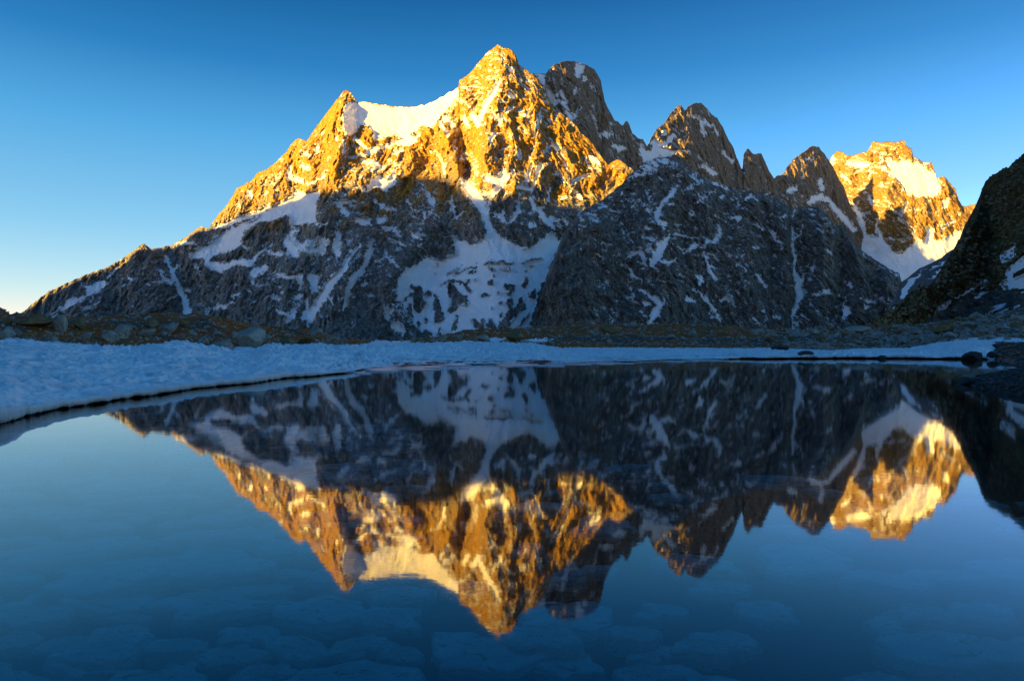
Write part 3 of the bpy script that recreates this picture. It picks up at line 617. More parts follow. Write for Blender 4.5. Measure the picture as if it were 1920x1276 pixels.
# ============ mossy hillside on the right
def moss_rock_mat():
    t = NT('mossy_slope'); p = t.pos()
    n1 = t.noise(p, 0.05, 6, 0.65); n2 = t.noise(p, 0.35, 6, 0.7); n3 = t.noise(p, 1.1, 5, 0.7)
    c = t.mix(t.ss(0.35, 0.65, n2), (0.08, 0.055, 0.022), (0.22, 0.155, 0.05))
    c = t.mix(t.ss(0.48, 0.68, n1), c, (0.20, 0.085, 0.022))
    c = t.mix(t.ss(0.55, 0.7, n3), c, (0.17, 0.155, 0.13))
    sc = t.mix(t.ss(0.3, 0.7, n3), (0.10, 0.095, 0.088), (0.24, 0.225, 0.21))
    f = t.ss(0.42, 0.58, t.math('ADD', t.attr('scree'), t.math('MULTIPLY', t.math('SUBTRACT', n2, 0.5), 0.5)))
    c = t.mix(f, c, sc)
    s = t.math('ADD', t.attr('snow'), t.math('MULTIPLY', t.math('SUBTRACT', n3, 0.5), 0.4))
    sf = t.ss(0.47, 0.55, s)
    c = t.mix(sf, c, (0.82, 0.84, 0.88))
    n4 = t.noise(p, 0.14, 5, 0.7)
    vv = t.math('MULTIPLY_ADD', t.math('SUBTRACT', n4, 0.5), 3.0, 1.0)
    vv = t.math('MAXIMUM', t.math('MULTIPLY_ADD', t.math('SUBTRACT', n3, 0.5), 2.5, vv), 0.35)
    vv = t.math('ADD', t.math('MULTIPLY', vv, t.math('SUBTRACT', 1.0, sf)), sf)
    hs = t.n('HueSaturation'); t.l(c, hs.inputs['Color']); t.l(vv, hs.inputs['Value']); c = hs.outputs[0]
    h = t.math('MULTIPLY', t.math('ADD', n2, t.math('MULTIPLY', n3, 0.5)), t.math('SUBTRACT', 1.0, t.math('MULTIPLY', sf, 0.85)))
    t.principled(c, 0.9, t.bump(h, 4.5, 1.0), 0.1)
    return t.m
M_moss = moss_rock_mat()
I = Raster(0.02)
for c, p, v in [(c9, [(1298, 892), (1322, 840), (1398, 812), (1402, 830), (1320, 888)], 1.0), (c9, [(1835, 415), (1835, 500), (1790, 535), (1740, 550), (1735, 500), (1800, 450)], 1.0),
                (c9, [(1870, 500), (1920, 490), (1920, 730), (1775, 742), (1722, 705), (1770, 670), (1765, 620), (1785, 570), (1840, 530)], 1.0)]: I.poly(c(p), v)
for s in [[(1425, 805, 8), (1520, 750, 14), (1605, 695, 12)], [(1642, 690, 26), (1600, 740, 12)], [(1562, 805, 20), (1600, 780, 24), (1650, 762, 10)], [(1620, 918, 10), (1690, 870, 20), (1775, 838, 16)], [(1690, 905, 14), (1780, 868, 12)], [(1820, 868, 8), (1862, 855, 14)], [(1880, 760, 14), (1920, 745, 16)], [(995, 868, 10), (1018, 858, 12)]]:
    I.stroke(c9(s), 1.0)
I.stroke(c9([(1835, 650, 34), (1920, 600, 44)]), 0.0)
I.done(1)
topI = [(1596, 640), (1603, 625), (1611, 617), (1625, 610), (1647, 595), (1665, 581), (1680, 571), (1697, 557), (1710, 545), (1724, 537), (1738, 535), (1751, 529), (1765, 504), (1784, 472), (1803, 441), (1813, 420), (1828, 403), (1834, 390), (1838, 372), (1841, 353), (1851, 338), (1856, 330), (1866, 325),
        (1880, 316), (1891, 313), (1905, 300), (1920, 288), (1960, 262)]
mI, dI = build_mountain('hillside', 'steep mossy brown and olive hillside with snow patches and a grey scree band at the right edge', topI, [(1596, 660), (1960, 668)], 1598, 1975, 420, 380,
    pw([(1596, 420), (1740, 560), (1850, 640), (1975, 560)]), 0.8,
    [([(1765, 500), (1730, 560), (1700, 600)], 16, 34), ([(1851, 338), (1820, 440), (1780, 540)], 26, 40), ([(1763, 560), (1770, 590), (1750, 600)], -12, 20)],
    I, M_moss, seed=151, amp=0.7, jag=6.0, nscale=0.17, speck=0.1, ledge=0.0, back=160, iso=True, gully=0.1)
SC = Raster(0.0)
SC.poly(c9([(1150, 1020), (1300, 895), (1450, 810), (1640, 745), (1780, 745), (1960, 760), (1960, 850), (1770, 880), (1640, 925), (1500, 960), (1350, 1010)]), 1.0)
SC.done(3)
_me = mI.data
_full = np.vstack([np.zeros((6, dI['px'].size)), SC.at(dI['PX'] + fbm(dI['PX'] / 9, dI['PY'] / 9, 3, 5) * 8, dI['PY'] + fbm(dI['PX'] / 9 + 3, dI['PY'] / 9, 3, 6) * 6)])
fattr(_me, 'scree', _full)

# ============ added sunward ridge, outside the view: crest shaped to cast the wanted shadow line
TERM = [(-60, 545), (150, 520), (300, 470), (398, 428), (430, 414), (480, 399), (540, 378), (590, 356), (610, 358), (640, 362), (665, 375), (690, 368), (710, 352), (725, 362), (745, 352), (765, 338), (790, 336), (830, 338), (858, 342), (880, 362), (905, 372),
        (925, 368), (950, 374), (985, 374), (1010, 380), (1050, 384), (1110, 390), (1150, 392)]
D_CAST = 3800.0
def cast_profile():
    px, PX, PY = dA['px'], dA['PX'], dA['PY']
    tot = []
    for x, y in TERM:
        j = int(np.clip(np.searchsorted(px, x), 0, px.size - 1))
        i = int(np.argmin(np.abs(PY[:, j] - y)))
        P = np.array([dA['X0'][i, j], dA['Y0'][i, j], dA['Z0'][i, j]])
        along = P[:2] @ SUN_H
        tot.append((P[:2] @ PERP, P[2] + (D_CAST - along) * SUN_TAN))
    return tot
prof = sorted(cast_profile())
print('caster s range', prof[0], prof[-1])
sx = [p[0] for p in prof]; sh = [p[1] for p in prof]
s_min, s_max = sx[0], sx[-1]
knots = [(s_min - 900, sh[0] * 0.25), (s_min - 400, sh[0] * 0.7)] + list(zip(sx, sh)) + [(s_max + 160, sh[-1] + 20), (s_max + 500, sh[-1] + 120), (s_max + 1200, sh[-1] + 150), (s_max + 2500, sh[-1] + 60), (s_max + 4200, sh[-1] - 100)]
SS = np.linspace(knots[0][0], knots[-1][0], 700)
crest = pw(knots)(SS) + fbm(SS / 60, SS * 0, 4, 900, 0.6) * 22
ts = np.concatenate([-np.linspace(1, 0, 50) ** 1.1, np.linspace(0, 1, 50)[1:] ** 1.1])[:, None]
wid = 1500.0
nn = ridged(SS[None, :] / 260 + ts * 0.4, ts * 3.0, 6, 905)
zz = crest[None, :] * (1 - np.abs(ts) ** 0.9) + (nn - 0.55) * 220 * np.minimum(np.abs(ts) * 6, 1) * (1 - np.abs(ts)) - 8 * np.abs(ts)
dd = D_CAST + ts * wid + (nn - .5) * 160 * np.minimum(np.abs(ts) * 6, 1)
PXY = SUN_H[None, None, :] * dd[..., None] + PERP[None, None, :] * SS[None, :, None]
co = np.dstack([PXY, zz])
me = mesh_from('mountain_ridge', co.reshape(-1, 3), grid_faces(*zz.shape), M_gneiss)
fattr(me, 'snow', 0.3 + 0.3 * fbm(PXY[..., 0] / 60, PXY[..., 1] / 60, 4, 910) + 0.25 * sstep(500, 1100, zz))
structure('mountain_ridge', me, 'unseen rocky ridge added on the sunward side, shaped to shade the valley and lake')
# ------------------------------------------------------------------ lake shore
rng = random.Random(7)
shore_py = pw([(-400, 900), (0, 793), (30, 786), (60, 776), (110, 766), (165, 758), (225, 748), (300, 739), (380, 727), (450, 719), (500, 713), (560, 706), (600, 703), (650, 699), (690, 690), (760, 686), (900, 683), (1050, 681), (1200, 677), (1330, 674), (1450, 672.5), (1700, 672), (1860, 674), (1890, 680), (1960, 690)])
snow_py = pw([(0, 637.5), (45, 637), (75, 641), (140, 648), (230, 652), (270, 650), (310, 643), (345, 642), (390, 651), (440, 655), (480, 655), (500, 648), (520, 646), (545, 650), (575, 648), (600, 646), (620, 650), (700, 648), (800, 646), (870, 644), (1000, 645), (1025, 651), (1050, 654.5), (1280, 655), (1400, 656),
              (1450, 655), (1500, 658), (1560, 660), (1610, 657), (1700, 656), (1735, 650), (1760, 645), (1800, 641), (1850, 640), (1885, 638), (1960, 640)])
snow_Y = pw([(0, 22), (200, 27), (400, 33), (600, 42), (800, 55), (1000, 70), (1100, 72), (1500, 72), (1700, 66), (1850, 62), (1960, 58)])
berm_py = pw([(0, 622), (200, 625), (400, 628), (600, 642), (700, 643), (800, 641), (900, 640), (980, 640), (1040, 634), (1100, 630), (1180, 628), (1300, 634), (1420, 636), (1500, 632), (1600, 632), (1700, 634), (1800, 625), (1960, 610)])
berm_Y = pw([(0, 30), (200, 34), (400, 40), (600, 52), (800, 72), (1000, 90), (1500, 92), (1700, 84), (1960, 72)])
crest_py = pw([(-60, 560), (0, 574), (20, 588), (60, 588), (90, 594), (130, 592), (200, 590), (260, 589), (300, 590), (360, 592), (420, 597), (470, 603), (520, 610), (560, 618), (620, 632), (680, 640), (730, 640), (790, 636), (850, 626), (880, 618), (960, 616), (1000, 614), (1060, 608), (1100, 603), (1150, 605),
              (1220, 609), (1300, 608), (1380, 613), (1440, 618), (1500, 620), (1560, 621), (1600, 620), (1680, 612), (1760, 606), (1840, 594), (1900, 584), (1960, 570)])
crest_Y = pw([(0, 46), (200, 50), (400, 54), (600, 68), (700, 95), (850, 125), (1100, 135), (1500, 130), (1700, 125), (1960, 110)])
def zat(py, Y): return EYE - (py - CY) / FOC * Y
def water_Y(px): return EYE * FOC / (shore_py(px) - CY)

def ground_z(px, Y, X=None, detail=True):
    """height of the ground on bearing px at depth Y (both arrays)"""
    px = np.asarray(px, float); Y = np.asarray(Y, float)
    pc = np.clip(px, 0, 1920)
    yw = water_Y(pc); ys = snow_Y(pc); yb = berm_Y(pc); yc = crest_Y(pc)
    zs = zat(snow_py(pc), ys) - 0.16; zb = zat(berm_py(pc), yb); zc = zat(crest_py(pc), yc)
    k = [(-0.55 + 0 * yw, 0 * yw), (-0.50 + 0 * yw, yw * 0.6), (-0.03 + 0 * yw, yw * 0.995), (np.minimum(0.10, zs * 0.3), yw * 1.03), (zs, ys), (zb, np.maximum(yb, ys * 1.1)), (zb * 0.9 - 0.05, np.maximum(yb, ys * 1.1) * 1.1), (zc, yc), (zc * 0.75, yc * 1.25), (0.6 + 0 * yw, 300 + 0 * yw), (3.0 + 0 * yw, 12500 + 0 * yw)]
    z = np.full(np.broadcast(px, Y).shape, k[-1][0].max() if hasattr(k[-1][0], 'max') else 3.0)
    for (za, ya), (zb_, yb_) in zip(k[:-1], k[1:]):
        t = (Y - ya) / (yb_ - ya)
        m = (t >= 0) & (t <= 1)
        z = np.where(m, za + (zb_ - za) * t, z)
    if X is None: X = (px - CX) / FOC * Y
    if detail:
        far = sstep(1.02, 1.5, Y / yw)
        past = sstep(0.95, 1.2, Y / ys)
        fall = 1 - 0.6 * sstep(200, 500, Y)
        n = fbm(X / 7, Y / 9, 3, 300) * 0.30 + fbm(X / 1.6, Y / 1.6, 4, 310, 0.6) * 0.22 + np.abs(fbm(X / 0.7, Y / 0.7, 3, 320)) * 0.12
        z = z + n * far * (0.15 + 0.85 * past) * fall * np.clip(Y / 45, 0.6, 2.4)
        z = z + (1 - far) * np.where(Y < yw * 0.97, fbm(X / 1.2, Y / 1.2, 4, 330) * 0.05, 0)
    # low gravel spit at the right edge
    sp = sstep(1775, 1850, px + 14 * fbm(X / 1.3, Y / 1.3, 3, 340)) * (1 - sstep(2300, 2600, px))
    near = pw([(1780, 17.5), (1840, 15.6), (1880, 14.0), (1920, 12.9), (2300, 9)])(px); farr = pw([(1780, 19.5), (1840, 22.5), (1920, 25), (2300, 24)])(px)
    t = (Y - near) / (farr - near)
    hump = sstep(-0.12, 0.35, t) * (1 - sstep(0.75, 1.15, t)) * sp
    z = np.where(hump > 0.001, np.maximum(z, -0.5 + hump * (0.66 + 0.22 * sstep(1850, 1950, px)) + fbm(X / .5, Y / .5, 4, 350) * 0.06), z)
    return z

def find_Y(px, py):
    """depth where the view ray on (px,py) meets the ground beyond the shore"""
    Ys = np.linspace(float(water_Y(min(px, 1920))) * 1.0, 160, 3000)
    g = ground_z(np.full(Ys.shape, float(px)), Ys)
    ray = zat(py, Ys)
    hit = np.where(g >= ray)[0]
    return float(Ys[hit[0]]) if len(hit) else None

# ground mesh: dense inside the view, coarse around the back
az_in = np.arctan((np.linspace(-60, 1980, 1150) - CX) / FOC)
az_l = np.linspace(-math.pi, az_in[0], 90)[:-1]; az_r = np.linspace(az_in[-1], math.pi, 90)[1:]
az = np.concatenate([az_l, az_in, az_r])
rr = np.concatenate([np.linspace(0.5, 9, 20)[:-1], 1 / np.linspace(1 / 9.0, 1 / 160.0, 420), np.geomspace(163, 12500, 40)])
AZ, RR = np.meshgrid(az, rr)
edge = abs(az_in[0])
cz = np.cos(np.clip(AZ, az_in[0], az_in[-1]))
Yg = RR * cz
PXg = CX + FOC * np.tan(np.clip(AZ, az_in[0], az_in[-1]))
Xr, Yr = RR * np.sin(AZ), RR * np.cos(AZ)
Zg = ground_z(PXg, Yg, Xr)
co = np.stack([Xr, Yr, Zg], -1)
def ground_mat():
    t = NT('moraine_ground'); p = t.pos()
    n1 = t.noise(p, 0.18, 5, 0.6); n2 = t.noise(p, 1.3, 6, 0.7); n3 = t.noise(p, 6.0, 5, 0.7); n4 = t.noise(p, 22, 3, 0.7)
    grass = t.mix(t.ss(0.35, 0.65, n2), (0.32, 0.06, 0.010), (0.55, 0.14, 0.018))
    grass = t.mix(t.ss(0.42, 0.30, n3), grass, (0.03, 0.012, 0.006))
    grass = t.mix(t.ss(0.54, 0.64, n3), grass, (0.14, 0.12, 0.03))
    grit = t.mix(t.ss(0.4, 0.6, n4), (0.05, 0.042, 0.034), (0.15, 0.13, 0.105))
    f = t.ss(0.53, 0.60, t.math('ADD', n1, t.math('MULTIPLY', t.math('SUBTRACT', n2, 0.5), 0.35)))
    c = t.mix(f, grass, grit)
    c = t.mix(t.math('MULTIPLY', t.attr('grit'), 0.9), c, grit)
    c = t.mix(t.attr('wet'), c, t.mix(t.ss(0.4, 0.6, n3), (0.022, 0.013, 0.006), (0.065, 0.035, 0.014)))
    c = t.mix(t.attr('bed'), c, t.mix(t.ss(0.35, 0.65, n3), (0.018, 0.022, 0.02), (0.045, 0.052, 0.046)))
    h = t.math('ADD', t.math('MULTIPLY', n3, 1.0), t.math('MULTIPLY', n4, 0.4))
    t.principled(c, t.math('SUBTRACT', 0.95, t.math('MULTIPLY', t.attr('wet'), 0.35)), t.bump(h, 0.10, 0.9), 0.15)
    return t.m
M_ground = ground_mat()
me = mesh_from('ground', co.reshape(-1, 3), grid_faces(*Zg.shape), M_ground)
fattr(me, 'wet', (sstep(-0.12, -0.02, Zg) * (1 - sstep(0.12, 0.30, Zg))))
fattr(me, 'bed', 1 - sstep(-0.16, -0.06, Zg))
pcg = np.clip(PXg, 0, 1920)
bermd = np.abs(Yg - berm_Y(pcg)) / berm_Y(pcg)
gr = (1 - sstep(0.02, 0.14, bermd)) * sstep(980, 1100, PXg) * (1 - 0.3 * sstep(1500, 1600, PXg))
gr = np.maximum(gr, sstep(1560, 1700, PXg) * 0.35); gr = np.maximum(gr, sstep(1760, 1800, PXg) * (Yg < 27))
fattr(me, 'grit', np.clip(gr, 0, 1))
structure('ground', me)

# ------------------------------------------------------------------ water
def water_mat():
    t = NT('lake_water'); p = t.pos(1, 1, 1)
    n = t.noise(t.pos(1, 1, 1), 0.9, 3, 0.5); n2 = t.noise(t.pos(1.0, 2.2, 1), 5.0, 3, 0.55)
    h = t.math('ADD', n, t.math('MULTIPLY', n2, 0.22))
    b = t.bump(h, 0.0006, 1.0)
    fr = t.n('Fresnel'); fr.inputs['IOR'].default_value = 1.33
    f = t.math('POWER', fr.outputs[0], 0.78, clamp=True)
    f = t.math('MULTIPLY', f, 0.98)
    gl = t.n('BsdfGlossy'); gl.inputs['Roughness'].default_value = 0.03; gl.inputs['Color'].default_value = (0.98, 0.99, 1, 1)
    t.l(b, gl.inputs['Normal'])
    tr = t.n('BsdfTransparent'); tr.inputs['Color'].default_value = (0.74, 0.90, 0.97, 1)
    mx = t.n('MixShader'); t.l(f, mx.inputs[0]); t.l(tr.outputs[0], mx.inputs[1]); t.l(gl.outputs[0], mx.inputs[2])
    t.l(mx.outputs[0], t.out.inputs[0])
    return t.m
a = np.linspace(0, 2 * math.pi, 65)[:-1]
vs = np.concatenate([[[0, 0, 0]], np.stack([58 * np.sin(a), 58 * np.cos(a), 0 * a], 1)])
fs = np.stack([np.zeros(64, int), 1 + np.arange(64), 1 + (np.arange(64) + 1) % 64], 1)[:, ::-1]
structure('water', mesh_from('water', vs, fs, water_mat(), False))

# ------------------------------------------------------------------ old snow along the shore
def snow_mat(name='old_snow', scale=1.0):
    t = NT(name); p = t.pos()
    n1 = t.noise(p, 0.7 * scale, 5, 0.65); n2 = t.noise(p, 7 * scale, 5, 0.7); n3 = t.noise(p, 40, 3, 0.7)
    c = t.mix(t.ss(0.35, 0.7, n1), (0.92, 0.94, 0.96), (0.78, 0.79, 0.82))
    c = t.mix(t.ss(0.50, 0.66, n2), c, (0.66, 0.66, 0.68))
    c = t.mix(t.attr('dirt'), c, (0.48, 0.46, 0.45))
    h = t.math('ADD', n2, t.math('MULTIPLY', n3, 0.3))
    t.principled(c, 0.6, t.bump(h, 0.05, 0.7), 0.25)
    return t.m
M_snow = snow_mat()
nx, ny = 1500, 230
px = np.linspace(-80, 1895, nx)
pcl = np.clip(px, 0, 1920)
yw = water_Y(px); ysn = snow_Y(pcl)
Xf = (px - CX) / FOC * yw
# rounded lobes and bites along the front edge
front = yw * (1.0 - 0.05 * fbm(Xf / 2.6, yw / 3, 3, 401) - 0.008 * np.abs(fbm(Xf / .4, yw, 2, 402)))
front = front * np.where(px < 690, 0.985, 1.0)
thick = pw([(-80, 0.20), (0, 0.20), (200, 0.17), (400, 0.16), (600, 0.12), (660, 0.07), (700, 0.04), (1300, 0.05), (1500, 0.16), (1850, 0.12), (1900, 0.1)])(px) * (1 + 1.3 * fbm(Xf / 1.9, yw * 0, 4, 403))
lift = pw([(-80, 0.018), (600, 0.018), (660, 0.02), (700, 0.005), (1350, 0.01), (1420, 0.06), (1850, 0.06)])(px)
end = ysn * (1 + 0.045 * fbm(Xf / 1.5, ysn * 0 + 4, 4, 404) + 0.012 * np.abs(fbm(Xf / .5, ysn * 0, 3, 405)))
zs = zat(snow_py(pcl), ysn)
t = np.linspace(0, 1, ny)[:, None]
inv = (1 / front)[None, :] * (1 - t) + (1 / end)[None, :] * t
Ys = 1 / inv
tt = (Ys - front) / (end - front)
prof_ = pw([(0, 0), (0.12, 0.16), (0.5, 0.55), (1, 1)])(tt)
Zs = (lift + thick)[None, :] * (1 - prof_) + zs[None, :] * prof_
Xs = (px[None, :] - CX) / FOC * Ys
endm = sstep(-34, 12, px[None, :] - (1872 + 16 * tt + 16 * fbm(Ys / 2.2, Xs * 0 + 1.5, 4, 440)))
cup = (ridged(Xs / 0.75 + 0.3 * perlin(Xs / 2, Ys / 2, 5), Ys / 1.25, 3, 410, 0.5) - 0.5)
amp_ = 0.32 * sstep(0.0, 0.1, tt) * np.clip(Ys / 30, 0.6, 1.8) * (1 - 0.5 * sstep(690, 760, px)[None, :] * (1 - sstep(1350, 1500, px)[None, :]) * (1 - sstep(.2, .5, tt)))
Zs = Zs + cup * amp_ + fbm(Xs / 3, Ys / 4, 3, 412) * 0.06 * sstep(0.0, 0.3, tt) + fbm(Xs / .2, Ys / .25, 3, 414) * 0.03 + np.abs(fbm(Xs / .45, Ys / .6, 3, 415)) * 0.05
Zs = Zs * (1 - endm) + (-0.4) * endm
lip = np.array([-0.05, -0.35, -0.75, -1.0, -1.02])     # front face: curls in under the lip
rows = []
for i, q in enumerate(lip[::-1]):
    dz = (-q) * thick
    inset = [0.5, 0.10, 0.0, -0.05, -0.03][i]
    yy = front + inset * np.ones_like(front) + fbm(Xf / .5, q * 2 + 0 * Xf, 4, 420) * 0.05
    rows.append(np.stack([(px - CX) / FOC * yy, yy, Zs[0] - dz], -1))
tail = []
for k in (0.12, 0.5):
    yy = end + k * 0.4
    tail.append(np.stack([(px - CX) / FOC * yy, yy, Zs[-1] - k * 1.3], -1))
for r_ in rows: r_[:, 2] = np.minimum(r_[:, 2], Zs[0])
co = np.concatenate([np.stack(rows), np.stack([Xs, Ys, Zs], -1), np.stack(tail)], 0)
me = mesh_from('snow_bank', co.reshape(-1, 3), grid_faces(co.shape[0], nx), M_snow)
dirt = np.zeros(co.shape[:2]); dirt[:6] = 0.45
band = sstep(700, 780, px)[None, :] * (1 - sstep(1330, 1480, px)[None, :]) * (1 - sstep(0.05, 0.32, tt)) * sstep(-.1, .25, fbm(Xs / 5, Ys / 1.2, 4, 431))
dirt[5:5 + ny] = np.maximum(dirt[5:5 + ny], band * 0.75 + 0.35 * sstep(.25, .6, fbm(Xs / 3, Ys / 3, 5, 430)))
dirt[5:5 + ny] = np.clip(dirt[5:5 + ny] + 0.55 * sstep(-0.02, -0.3, cup) * sstep(-.3, .3, fbm(Xs / 4, Ys / 4, 3, 436)), 0, 1)  # suncup hollows darkened in the colour to stand for their shading
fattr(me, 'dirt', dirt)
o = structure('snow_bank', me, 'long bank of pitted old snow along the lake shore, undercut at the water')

# ice floes in front of the middle shore
ice_t = NT('lake_ice'); _n = ice_t.noise(ice_t.pos(), 1.5, 5, 0.6)
ice_t.principled(ice_t.mix(ice_t.ss(.35, .65, _n), (0.42, 0.46, 0.50), (0.62, 0.66, 0.72)), 0.35, ice_t.bump(_n, 0.02, 0.5), 0.4)
def tag(o, label, cat, group=None):
    o['label'] = label; o['category'] = cat
    if group: o['group'] = group
    return o
def plate_mesh(name, w, d, h, seed, mat, n=26, bev=0.12, jag=0.25):
    """irregular flat plate with a bevelled rim, origin at its base"""
    r = np.random.RandomState(seed); a = np.linspace(0, 2 * math.pi, n, endpoint=False)
    rad = 1 + jag * (fbm(np.cos(a) * 1.3 + seed, np.sin(a) * 1.3, 3, seed) * 1.6)
    ring = np.stack([np.cos(a) * rad * w / 2, np.sin(a) * rad * d / 2], 1)
    V = []
    for s, z in ((0.96, 0), (1.0, h * 0.5), (1 - bev * .5, h * 0.92), (1 - bev * 1.6, h), (0.45, h * 1.04)):
        zz = z + (r.rand(n) - .5) * h * 0.10
        V.append(np.column_stack([ring * s, zz]))
    V = np.concatenate(V + [np.array([[0, 0, h * 1.05]])])
    F = []
    for k in range(4):
        for i in range(n):
            j = (i + 1) % n
            F.append((k * n + i, k * n + j, (k + 1) * n + j)); F.append((k * n + i, (k + 1) * n + j, (k + 1) * n + i))
    for i in range(n): F.append((4 * n + i, 4 * n + (i + 1) % n, 5 * n))
    return mesh_from(name, V, np.array(F), mat)
rr_ = random.Random(11)
floe_protos = [plate_mesh('ice_floe', 1, 1, 0.5, 500 + k, ice_t.m, 34, 0.05, 0.45) for k in range(6)]
for k in range(46):
    x = rr_.uniform(655, 1330); q = rr_.random()
    pyw = float(shore_py(x)); py = pyw + (9 * (1 - (x - 655) / 800)) * q * 1.0 + 0.5
    Y = EYE * FOC / (py - CY)
    o = bpy.data.objects.new('ice_floe', floe_protos[k % 6]); link(o)
    o.location = ((x - CX) / FOC * Y, Y, -0.006)
    wpx = rr_.uniform(14, 70)
    o.scale = (wpx / FOC * Y, wpx / FOC * Y * rr_.uniform(0.5, 1.1), rr_.uniform(0.05, 0.11))
    o.rotation_euler.z = rr_.uniform(-.3, .3)
    where = 'off the left bank tip' if x < 730 else 'below the left bowl glacier' if x < 830 else 'below the right bowl glacier' if x < 950 else 'under the dark mountain foot' if x < 1060 else 'before the middle moraine' if x < 1190 else 'at the ice end'
    size = 'tiny' if wpx < 26 else 'short' if wpx < 44 else 'long'
    edge = 'touching the snow' if q < 0.4 else 'on open water'
    tag(o, '%s grey ice floe %s, %s' % (size, where, edge), 'ice floe', 'ice floes along the middle shore')
# ------------------------------------------------------------------ boulders
def stone_mat(name, a, b, lich=(0.12, 0.11, 0.06), unit=1.0, wetlook=0.0):
    t = NT(name); p = t.pos()
    n1 = t.noise(p, 1.6 / unit, 5, 0.65); n2 = t.noise(p, 9 / unit, 5, 0.7); n3 = t.noise(p, 5, 4, 0.6)
    c = t.mix(t.ss(0.35, 0.65, n1), a, b)
    c = t.mix(t.ss(0.56, 0.66, n3), c, lich)
    c = t.mix(t.math('MULTIPLY', t.ss(0.5, 0.7, n2), 0.5), c, tuple(x * 0.45 for x in a))
    t.principled(c, 0.85 - wetlook, t.bump(t.math('ADD', n1, t.math('MULTIPLY', n2, 0.5)), 0.08 * unit, 0.8), 0.2)
    return t.m
M_stone = stone_mat('grey_stone', (0.22, 0.205, 0.18), (0.42, 0.39, 0.34))
M_pale = stone_mat('pale_stone', (0.30, 0.27, 0.22), (0.46, 0.42, 0.35), (0.20, 0.17, 0.11))
M_dark = stone_mat('dark_stone', (0.030, 0.028, 0.026), (0.065, 0.060, 0.055), (0.05, 0.05, 0.03), wetlook=0.2)
M_moss_r = stone_mat('mossy_stone', (0.15, 0.10, 0.045), (0.27, 0.21, 0.12), (0.20, 0.13, 0.03))
M_brown = stone_mat('brown_stone', (0.17, 0.13, 0.08), (0.33, 0.26, 0.16))
M_bedrock = stone_mat('sunken_stone', (0.34, 0.36, 0.32), (0.58, 0.60, 0.54), (0.11, 0.13, 0.09))

def ico(sub):
    bm = bmesh.new(); bmesh.ops.create_icosphere(bm, subdivisions=sub, radius=1)
    V = np.array([v.co[:] for v in bm.verts]); F = np.array([[v.index for v in f.verts] for f in bm.faces]); bm.free()
    return V, F
ICO = {k: ico(k) for k in (1, 2, 3, 4, 5)}
def boulder_geo(sub, seed, nplanes=11, rough=0.08, round_=0.12):
    V, F = ICO[sub]; r = np.random.RandomState(seed)
    nrm = r.normal(size=(nplanes, 3)); nrm /= np.linalg.norm(nrm, axis=1)[:, None]
    d = r.uniform(0.42, 0.95, nplanes)
    dots = V @ nrm.T
    with np.errstate(divide='ignore'):
        q = np.where(dots > 0.05, d[None, :] / dots, 9)
    k = 48.0
    rad = -np.log(np.exp(-k * q).sum(1) + np.exp(-k * 1.15)) / k        # soft minimum: worn edges
    P = V * rad[:, None]
    n = fbm(P[:, 0] * 2 + seed, P[:, 1] * 2 + P[:, 2] * 1.7, 4, seed, 0.6) + fbm(P[:, 2] * 3, P[:, 0] * 3 - P[:, 1] * 2, 4, seed + 3, 0.6)
    P = P * (1 + rough * n)[:, None]
    return P, F
def boulder_mesh(name, sub, seed, mat, **kw):
    P, F = boulder_geo(sub, seed, **kw)
    mn, mx = P.min(0), P.max(0)
    P = (P - (mn + mx) / 2) / (mx - mn)          # unit box
    P[:, 2] += 0.5                                # base at 0
    return mesh_from(name, P, F, mat)

def put_rock(px, py, w, h, seed, mat, label, name='boulder', group=None, cat='boulder', sub=4, mesh=None, Y=None, rot=None, sink=0.18):
    if Y is None: Y = find_Y(px, py)
    if Y is None: return None
    me = mesh or boulder_mesh(name, sub, seed, mat)
    o = bpy.data.objects.new(name, me); link(o)
    W_, H_ = w / FOC * Y, h / FOC * Y
    X = (px - CX) / FOC * Y
    z = min(zat(py, Y), float(ground_z(np.array([px]), np.array([Y]))[0]) + 0.03) - H_ * sink
    o.location = (X, Y + W_ * 0.25, z)
    o.scale = (W_, W_ * 0.85, H_ * (1 + sink))
    o.rotation_euler.z = rot if rot is not None else (seed * 0.37 % 0.9 - 0.45)
    return tag(o, label, cat, group)

